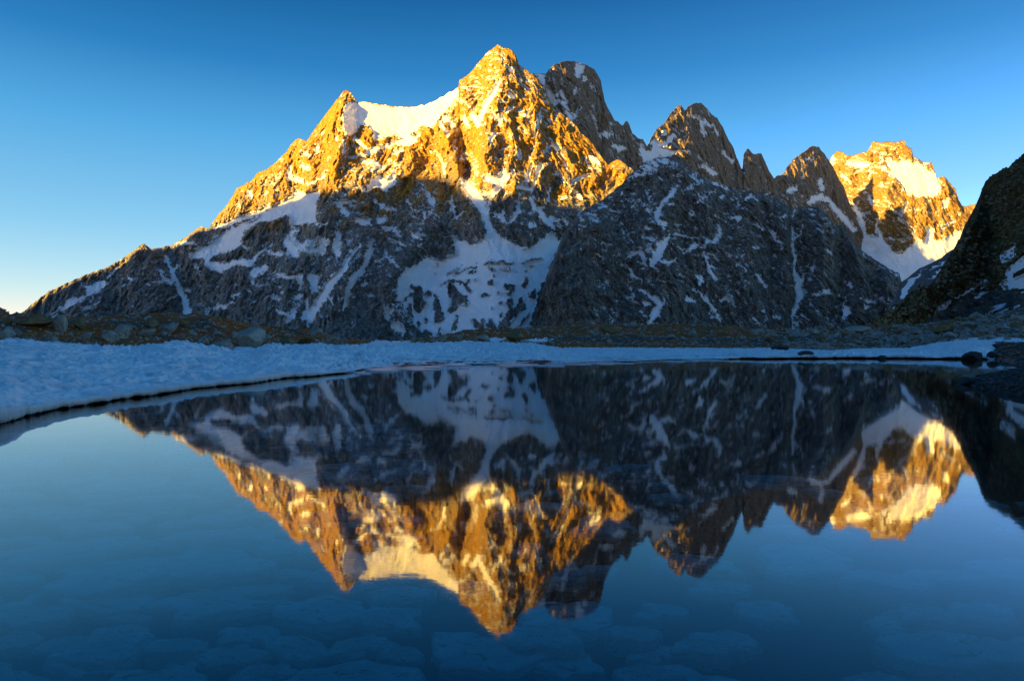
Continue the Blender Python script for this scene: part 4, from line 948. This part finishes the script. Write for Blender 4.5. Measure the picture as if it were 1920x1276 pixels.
BIG = [
 (466, 655, 60, 44, 601, M_pale, 'largest pale smooth boulder at the snow edge on the left bank'),
 (414, 658, 42, 22, 602, M_stone, 'low rounded boulder half in the snow, just left of the largest pale boulder'),
 (436, 634, 16, 14, 633, M_stone, 'small dark block touching the left side of the largest pale boulder'),
 (222, 634, 30, 28, 603, M_stone, 'upright grey boulder with a split face on the left bank'),
 (200, 640, 32, 22, 604, M_stone, 'blue-grey block in front of the split upright boulder on the left bank'),
 (313, 624, 34, 20, 605, M_stone, 'flat-topped sloping slab rock in the middle of the left rust-coloured bank'),
 (281, 614, 28, 20, 606, M_moss_r, 'brown mossy boulder beside the flat-topped sloping slab rock'),
 (276, 602, 22, 12, 607, M_pale, 'pale flat rock near the crest of the left rust-coloured bank'),
 (378, 645, 22, 16, 608, M_stone, 'angular rock at the snow edge, left of the low rounded boulder'),
 (110, 620, 26, 30, 609, M_stone, 'tall grey-green boulder beside the mossy mound at the far left'),
 (48, 612, 80, 24, 610, M_moss_r, 'huge moss-covered mound rock on the skyline at the far left'),
 (146, 618, 26, 28, 611, M_moss_r, 'dark brown mossy boulder standing on the left skyline'),
 (160, 634, 18, 12, 612, M_stone, 'small grey block below the dark mossy boulder on the left skyline'),
 (8, 634, 30, 22, 613, M_stone, 'grey boulder cut by the left picture edge above the snow'),
 (95, 641, 22, 12, 614, M_stone, 'low grey stone at the snow edge near the left picture edge'),
 (272, 628, 30, 12, 615, M_stone, 'wide low rock in the rust grass below the brown mossy boulder'),
 (240, 618, 14, 10, 634, M_stone, 'small rounded rock right above the split upright boulder'),
 (345, 612, 20, 12, 635, M_moss_r, 'low mossy rock near the crest, right of the sloping slab rock'),
 (406, 630, 18, 10, 636, M_stone, 'small grey stone in rust grass above the low rounded boulder'),
 (535, 648, 30, 18, 616, M_moss_r, 'mossy angular boulder at the snow edge right of the largest pale boulder'),
 (570, 646, 34, 18, 617, M_moss_r, 'second mossy boulder right of the largest pale boulder, lying wider and lower'),
 (500, 640, 22, 16, 618, M_stone, 'grey block just right of the largest pale boulder'),
 (590, 634, 26, 20, 619, M_stone, 'hazy grey boulder on the falling end of the left bank'),
 (622, 640, 26, 12, 620, M_stone, 'low boulder at the tip of the left bank above the snow'),
 (904, 640, 28, 14, 621, M_stone, 'triangular grey boulder between two small snow patches in the middle distance'),
 (965, 640, 34, 18, 622, M_moss_r, 'blocky mossy boulder right of the middle-distance snow patches'),
 (1145, 624, 34, 14, 623, M_moss_r, 'round dark mossy boulder on the crest of the middle moraine'),
 (1108, 608, 18, 8, 624, M_stone, 'small pointed boulder on the highest point of the middle moraine'),
 (1547, 660, 24, 18, 625, M_stone, 'round grey boulder alone in the rust grass right of centre'),
 (1612, 624, 46, 14, 626, M_pale, 'long flat pale slab boulder at the foot of the mossy hillside'),
 (1697, 622, 26, 14, 627, M_stone, 'grey boulder above the scree, right of the long pale slab'),
 (1775, 622, 36, 20, 628, M_moss_r, 'big olive mossy boulder at the foot of the hillside'),
 (1845, 640, 20, 12, 629, M_stone, 'rounded grey boulder resting on the upper edge of the right-hand snow tongue'),
 (1445, 632, 22, 14, 637, M_stone, 'grey pointed boulder on the moraine right of centre'),
 (1820, 612, 30, 12, 638, M_stone, 'broad grey boulder low on the right hillside foot'),
 (1880, 618, 34, 14, 639, M_stone, 'broad flat-backed boulder near the right picture edge above the snow'),
]
for b in BIG:
    put_rock(b[0], b[1], b[2], b[3], b[4], b[5], b[6], sub=5 if b[2] > 50 else 4)
def at_water(px, py, w, h, seed, mat, label, lift=0.0, flat=1.0):
    Y = EYE * FOC / (py - CY)
    o = bpy.data.objects.new('boulder', boulder_mesh('boulder', 4, seed, mat)); link(o)
    o.location = ((px - CX) / FOC * Y, Y, lift - h / FOC * Y * 0.15)
    o.scale = (w / FOC * Y, w / FOC * Y * 0.8 * flat, h / FOC * Y * 1.15)
    return tag(o, label, 'boulder')
at_water(1511, 672, 36, 15, 651, M_dark, 'black wet boulder poking out of the snow edge at the waterline right of centre')
at_water(1822, 674, 36, 16, 652, M_dark, 'dark wedge-shaped boulder at the waterline beside the right-hand snow tongue')
at_water(1859, 674, 22, 16, 653, M_dark, 'dark round boulder at the waterline, right of the dark wedge-shaped one')
at_water(1908, 676, 36, 14, 654, M_dark, 'long dark rock at the waterline touching the right picture edge')
at_water(1654, 672.5, 16, 7, 655, M_dark, 'small black stone at the waterline in front of the thin snow strip')
at_water(1817, 720, 40, 14, 656, M_dark, 'flat-topped dark rock standing in the water at the tip of the gravel spit')
at_water(636, 694, 26, 6, 657, M_moss_r, 'thin brown rock lying on the tip of the left snow bank', 0.12)
at_water(1462, 664, 36, 9, 658, M_dark, 'low dark rock bare of snow on the upper edge of the thin snow strip', 0.35)

# ------- many smaller stones: the largest as things, the rest joined
protos = {m.name: [boulder_mesh('stone', 3, 700 + 13 * k + len(m.name), m) for k in range(7)] for m in (M_stone, M_pale, M_moss_r, M_dark)}
zones = [  # px range, t range between snow edge and crest, count, size px, materials, label, group
 ((0, 640), (0.0, 1.0), 95, (7, 15), (M_stone, M_stone, M_moss_r), 'small grey stone among rust-coloured grass on the left bank', 'small stones on the left bank'),
 ((800, 1500), (0.15, 1.0), 75, (8, 18), (M_stone, M_stone, M_moss_r), 'small grey block on the middle moraine beyond the snow', 'blocks on the middle moraine'),
 ((1500, 1920), (0.0, 1.0), 120, (8, 24), (M_stone, M_stone, M_stone, M_moss_r), 'grey block in the boulder field below the right-hand hillside', 'blocks of the right boulder field'),
]
MARKS = [(45, 'at the far left edge'), (90, 'below the mossy skyline rock'), (135, 'below the grey-green skyline boulder'), (180, 'beside the dark mossy skyline boulder'), (222, 'left of the split boulder'), (260, 'right of the split boulder'), (305, 'left of the sloping slab rock'), (350, 'right of the sloping slab rock'), (430, 'left of the largest pale boulder'),
         (475, 'against the largest pale boulder'), (520, 'right of the largest pale boulder'), (560, 'above the wide mossy boulder'), (641, 'on the left bank tip'), (850, 'below the bowl glacier'), (900, 'left of the triangular boulder'), (950, 'right of the triangular boulder'), (1020, 'right of the blocky mossy boulder'), (1090, 'left of the moraine top'),
         (1130, 'on the moraine top'), (1180, 'by the dark moraine boulder'), (1230, 'right of the moraine top'), (1280, 'below the wide snow gully'), (1330, 'below the dark mountain centre'), (1380, 'below the dark mountain, centre-right'), (1440, 'left of the pointed boulder'), (1500, 'right of the pointed boulder'), (1547, 'left of the lone round boulder'), (1600, 'right of the lone round boulder'),
         (1640, 'around the long pale slab'), (1690, 'right of the long pale slab'), (1740, 'at the mossy hillside foot'), (1775, 'left of the big olive boulder'), (1810, 'right of the big olive boulder'), (1850, 'above the right snow tongue'), (1885, 'near the flat-backed boulder'), (2000, 'at the far right edge')]
def stone_label(x, t, w, h, m, base):
    mark = next(q for lim, q in MARKS if x < lim)
    tone = {'grey_stone': 'grey', 'mossy_stone': 'brown mossy', 'pale_stone': 'pale', 'dark_stone': 'black'}[m.name]
    size = 'tiny' if w < 9.5 else 'small' if w < 13 else 'fair-sized'
    form = 'flat' if h / w < 0.55 else 'blocky'
    depth = 'by the snow' if t < 0.22 else 'low down' if t < 0.45 else 'higher up' if t < 0.72 else 'on the crest'
    return '%s %s %s stone %s, %s' % (size, form, tone, depth, mark)
rs = random.Random(21)
for (xa, xb), (ta, tb), cnt, (sa, sb), mats, label, group in zones:
    for k in range(cnt):
        x = rs.uniform(xa, xb); t = rs.uniform(ta, tb) 
        ys, yc = float(snow_Y(x)) * 1.03, float(crest_Y(x))
        Y = 1 / ((1 - t) / ys + t / yc)
        g = float(ground_z(np.array([x]), np.array([Y]))[0])
        w = sa + (sb - sa) * rs.random() ** 2.2; h = w * rs.uniform(0.4, 0.75)
        m = rs.choice(mats)
        o = bpy.data.objects.new('stone', rs.choice(protos[m.name])); link(o)
        o.location = ((x - CX) / FOC * Y, Y, g - h / FOC * Y * 0.25)
        o.scale = (w / FOC * Y, w / FOC * Y * rs.uniform(.7, 1.1), h / FOC * Y * 1.2)
        o.rotation_euler = (rs.uniform(-.2, .2), rs.uniform(-.25, .25), rs.uniform(0, 6.28))
        tag(o, stone_label(x, t, w, h, m, label), 'stone', group)

def scatter_mesh(name, pts, scales, geos, mat, nr, tilt=0.4, label=None):
    """one mesh of many small copies (uncountable cover)"""
    VV, FF = [], []; off = 0
    for gi, (V, F) in enumerate(geos):
        idx = np.arange(gi, len(pts), len(geos))
        n = len(idx)
        if n == 0: continue
        a = nr.uniform(0, 6.28, n); b = nr.uniform(-tilt, tilt, n)
        ca, sa, cb, sb = np.cos(a), np.sin(a), np.cos(b), np.sin(b)
        P = V[None] * scales[idx][:, None, :]
        x, y, z = P[..., 0], P[..., 1], P[..., 2]
        x, z = x * cb[:, None] - z * sb[:, None], x * sb[:, None] + z * cb[:, None]
        x, y = x * ca[:, None] - y * sa[:, None], x * sa[:, None] + y * ca[:, None]
        Q = np.stack([x, y, z], -1) + pts[idx][:, None, :]
        VV.append(Q.reshape(-1, 3)); FF.append((F[None] + (np.arange(n) * len(V))[:, None, None] + off).reshape(-1, F.shape[1])); off += n * len(V)
    me = mesh_from(name, np.concatenate(VV), np.concatenate(FF), mat, False)
    o = bpy.data.objects.new(name, me); link(o); o['kind'] = 'stuff'
    if label: o['label'] = label
    return o
nr = np.random.RandomState(5)
def sample(n, xa, xb, ta, tb, pxs, hh, sink):
    x = nr.uniform(xa, xb, n); t = nr.uniform(ta, tb, n)
    ys, yc = snow_Y(x) * 1.01, crest_Y(x) * 1.03
    Y = 1 / ((1 - t) / ys + t / yc)
    g = ground_z(x, Y)
    w = (pxs[0] + (pxs[1] - pxs[0]) * nr.random_sample(n) ** 2.5) / FOC * Y
    sc = np.stack([w / 2, w / 2 * nr.uniform(.6, 1, n), w / 2 * nr.uniform(*hh, n)], 1)
    pts = np.stack([(x - CX) / FOC * Y, Y, g - sc[:, 2] * sink], 1)
    return pts, sc
geos = []
for k in range(5):
    P, F = boulder_geo(1, 800 + k, 9, 0.02); geos.append((P, F))
sets = [sample(5000, -40, 650, 0, 1, (2.5, 9), (.4, .9), .0), sample(6000, 640, 1500, 0.05, 1, (2.5, 9), (.4, .8), .1), sample(7000, 1480, 1960, 0, 1, (2.5, 12), (.4, .8), .1)]
scatter_mesh('gravel', np.concatenate([s[0] for s in sets]), np.concatenate([s[1] for s in sets]), geos, M_stone, nr, label='loose small stones strewn over the moraine')
# pebbles of the spit
n = 5200
x = nr.uniform(1775, 1990, n); Y = 1 / nr.uniform(1 / 26.0, 1 / 12.0, n)
x[:900] = nr.uniform(1866, 1990, 900); Y[:900] = 1 / nr.uniform(1 / 60.0, 1 / 27.0, 900)
g = ground_z(x, Y)
k = g > -0.06
w = (0.03 + 0.11 * nr.random_sample(n) ** 3) * np.clip(Y / 18, 1, 3)
sc = np.stack([w, w * .8, w * .5], 1)[k]; pts = np.stack([(x - CX) / FOC * Y, Y, g + 0.0], 1)[k]
scatter_mesh('pebbles', pts, sc, geos, M_dark, nr, label='dark wet pebbles of the low spit at the right edge')

# rubble on the mossy hillside
hx, hy, hz = dI['X'], dI['Y'], dI['Z']
ii = nr.randint(5, hx.shape[0] - 5, 9000); jj = nr.randint(2, hx.shape[1] - 2, 9000)
kk = fbm(ii / 40.0, jj / 30.0, 3, 660) > -0.12
ii, jj = ii[kk], jj[kk]
w = hy[ii, jj] / FOC * (1.2 + 7.5 * nr.random_sample(len(ii)) ** 3.5)
scatter_mesh('scree', np.stack([hx[ii, jj], hy[ii, jj], hz[ii, jj]], 1), np.stack([w * .6, w * .55, w * .42], 1), geos, M_brown, nr, label='loose brown blocks strewn over the mossy hillside')

# grass tufts: uneven blades in rust and straw
def grass_mat():
    t = NT('dry_grass'); p = t.pos()
    n = t.noise(p, 0.35, 4, 0.6); n2 = t.noise(p, 4.0, 3, 0.6)
    c = t.mix(t.ss(.38, .62, n), (0.45, 0.085, 0.012), (0.55, 0.18, 0.025))
    c = t.mix(t.ss(.50, .62, n2), c, (0.20, 0.17, 0.04))
    t.principled(c, 0.9, None, 0.05); return t.m
def tuft_geo(seed, nb=9):
    r = np.random.RandomState(seed); V, F = [], []
    for b in range(nb):
        a = r.uniform(0, 6.28); q = r.uniform(0, .7); x, y = q * math.cos(a), q * math.sin(a)
        w = r.uniform(.12, .25); l = r.uniform(.5, 1.1); dx, dy = r.uniform(-.5, .5, 2)
        t = r.uniform(0, 3.14)
        i = len(V)
        V += [(x - w * math.cos(t), y - w * math.sin(t), -.2), (x + w * math.cos(t), y + w * math.sin(t), -.2), (x + dx, y + dy, l)]
        F.append((i, i + 1, i + 2))
    return np.array(V), np.array(F)
tg = [tuft_geo(40 + k) for k in range(6)]
g1 = sample(12000, -60, 680, -0.02, 1.05, (2.5, 6), (.5, 1.2), 0); g2 = sample(9000, 780, 1960, 0.0, 1.05, (2.5, 5.5), (.4, .9), 0)
P_ = np.concatenate([g1[0], g2[0]]); S_ = np.concatenate([g1[1], g2[1]])
keep = fbm(P_[:, 0] / 5, P_[:, 1] / 6, 3, 77) + 0.25 * fbm(P_[:, 0], P_[:, 1], 2, 78) < 0.12 - 0.25 * sstep(15, 60, P_[:, 0])
scatter_mesh('grass', P_[keep], S_[keep], tg, grass_mat(), nr, 0.3, 'rust-coloured dry grass on the moraine')

# small snow patches on the moraine
M_patch = snow_mat('patch_snow', 0.5)
fattr_done = []
for i, (px_, py_, w_, h_, lab) in enumerate([
    (884, 639, 44, 5, 'narrow snow patch left of the triangular grey boulder in the middle distance'),
    (928, 636, 34, 6, 'tapering snow patch right of the triangular grey boulder in the middle distance'),
    (1008, 636, 50, 3.0, 'thin broken snow strip right of the blocky mossy boulder'),
    (732, 640, 78, 6, 'long thin snow streak beyond the bank where the lake shore dips'),
    (1866, 634, 50, 4, 'small snow streak above the right-hand snow tongue')]):
    Y = find_Y(px_, py_ + h_ * .5) or 80.0
    dY = Y * h_ * 0.02
    gx_, gy_ = np.meshgrid(np.linspace(-1.3, 1.3, 70), np.linspace(-1.3, 1.3, 26))
    xx = (px_ - CX) / FOC * Y + gx_ * w_ / 2 / FOC * Y; yy = Y + gy_ * dY
    mk = 1 - np.hypot(gx_, gy_) + 0.55 * fbm(gx_ * 2.5 + i * 5, gy_ * 1.6, 4, 930 + i)
    zz_ = ground_z(CX + FOC * xx / yy, yy) + np.clip(mk, -0.4, 0.35) * 0.3
    me = mesh_from('snow_patch', np.stack([xx, yy, zz_], -1).reshape(-1, 3), grid_faces(26, 70), M_patch); fattr(me, 'dirt', np.zeros(26 * 70))
    o = bpy.data.objects.new('snow_patch', me); link(o)
    tag(o, lab, 'snow patch')

# ------------------------------------------------------------------ sunken slabs on the lake bed
slab_protos = [plate_mesh('sunken_rock', 1, 1, 1, 950 + 7 * k, M_bedrock, 22, 0.10, 0.42) for k in range(10)]
def bed_Y(py, z=-0.38): return (EYE - z) * FOC / (py - CY)
def slab(px, py, wpx, dfac, h, seed, label, group=None, rot=0.0, mesh=None, dz=0.0):
    Y = bed_Y(py); w = wpx / FOC * Y
    o = bpy.data.objects.new('sunken_rock', mesh or plate_mesh('sunken_rock', 1, 1, 1, seed, M_bedrock, 30, 0.09, 0.38)); link(o)
    o.location = ((px - CX) / FOC * Y, Y, -0.54 + dz); o.scale = (w, w * dfac, h)
    r_ = random.Random(seed); o.rotation_euler = (r_.uniform(-.06, .06), r_.uniform(-.06, .06), rot)
    return tag(o, label, 'rock', group)
slab(205, 1078, 200, 0.80, 0.170, 1001, 'largest flat slab under the water at the left, below the reflected slopes', rot=0.25)
slab(55, 1140, 150, 0.7, 0.128, 1002, 'wide sunken slab at the left edge, below the largest one')
slab(180, 1205, 160, 0.6, 0.119, 1003, 'long sunken slab near the lower left corner, tapering right', rot=-.1)
slab(240, 1140, 84, 0.5, 0.111, 1004, 'small almond-shaped sunken slab just below the largest one')
slab(385, 1100, 84, 0.6, 0.111, 1005, 'rounded pale slab under water between the largest slab and the golden reflection')
slab(500, 1090, 90, 0.8, 0.111, 1006, 'roundish sunken slab touching the golden reflection on the left')
slab(400, 1028, 130, 0.6, 0.119, 1007, 'long pale sunken slab just right above the largest one', rot=.2)
slab(330, 1190, 130, 0.5, 0.111, 1008, 'broad sunken slab in deep shadow left of the bottom centre')
slab(1015, 1180, 150, 0.75, 0.136, 1009, 'big sunken slab just right of the reflected summit tip', rot=-.15)
slab(1185, 1166, 110, 0.6, 0.111, 1010, 'oval sunken slab below the reflected round peak', rot=-.1)
slab(1320, 1188, 130, 0.5, 0.102, 1011, 'flat sunken slab right of the oval one', rot=-.12)
slab(1740, 1142, 110, 0.8, 0.145, 1012, 'lone square sunken slab under open blue water at the right', rot=-.15)
slab(1870, 1200, 120, 0.9, 0.119, 1013, 'dark sunken slab at the right edge of the water', rot=.2)
slab(1210, 1245, 130, 0.6, 0.119, 1014, 'sunken slab near the bottom edge, right of centre')
slab(1640, 1252, 110, 0.5, 0.111, 1015, 'faint sunken slab near the bottom edge at the right', rot=.1)
slab(1215, 1128, 50, 0.8, 0.085, 1016, 'small sunken stone under the reflected right side of the round peak')
rs = random.Random(33); cnt = 0; placed = []
tries = 0
while cnt < 215 and tries < 30000:
    tries += 1
    left = rs.random() < 0.955
    x = rs.uniform(-120, 760) if left else rs.uniform(760, 2000)
    Y = 1 / rs.uniform(1 / (13.0 if left else 9), 1 / 3.1)
    if Y > float(water_Y(min(max(x, 0), 1920))) * 0.85: continue
    if not -60 < x < 1980: continue
    w = 0.24 + 0.62 * rs.random() ** 1.6 * (1.0 if left else 0.8); X = (x - CX) / FOC * Y
    if any((X - a) ** 2 + (Y - b) ** 2 < (0.43 * (w + c_)) ** 2 for a, b, c_ in placed): continue
    placed.append((X, Y, w))
    o = bpy.data.objects.new('sunken_rock', rs.choice(slab_protos)); link(o)
    hh_ = 0.05 + w * rs.uniform(.08, .17)
    o.location = (X, Y, float(ground_z(np.array([x]), np.array([Y]))[0]) - 0.02); o.scale = (w * 1.15, w * rs.uniform(.65, 1.0), hh_)
    o.rotation_euler = (rs.uniform(-.08, .08), rs.uniform(-.08, .08), rs.uniform(-.6, .6) + 3.14 * (rs.random() < .5))
    py_ = CY + 1.65 * FOC / Y
    side = ('outside the left picture edge' if x < 0 else 'at the left picture edge' if x < 110 else 'under the largest slab' if x < 260 else 'right of the largest slab' if x < 420 else 'left of the golden reflection' if x < 560 else 'under the left part of the golden reflection' if x < 760 else
            'under the reflected main summit' if x < 1000 else 'under the reflected round peak' if x < 1180 else 'right of the reflected round peak' if x < 1400 else 'under open blue water right of centre' if x < 1620 else 'near the lone square slab at the right' if x < 1800 else 'by the right picture edge')
    row = 'in the nearest row' if py_ > 1200 else 'in the second row' if py_ > 1120 else 'in near water' if py_ > 1040 else 'in middle water' if py_ > 960 else 'far out' if py_ > 880 else 'farthest out'
    size = 'small' if w < 0.36 else 'medium' if w < 0.58 else 'large'
    size = size + (' long' if o.scale[1] < 0.7 * w else ' broad')
    tag(o, '%s sunken slab %s, %s' % (size, row, side), 'rock', 'packed slabs on the lake bed' if left else 'scattered slabs on the lake bed')
    cnt += 1
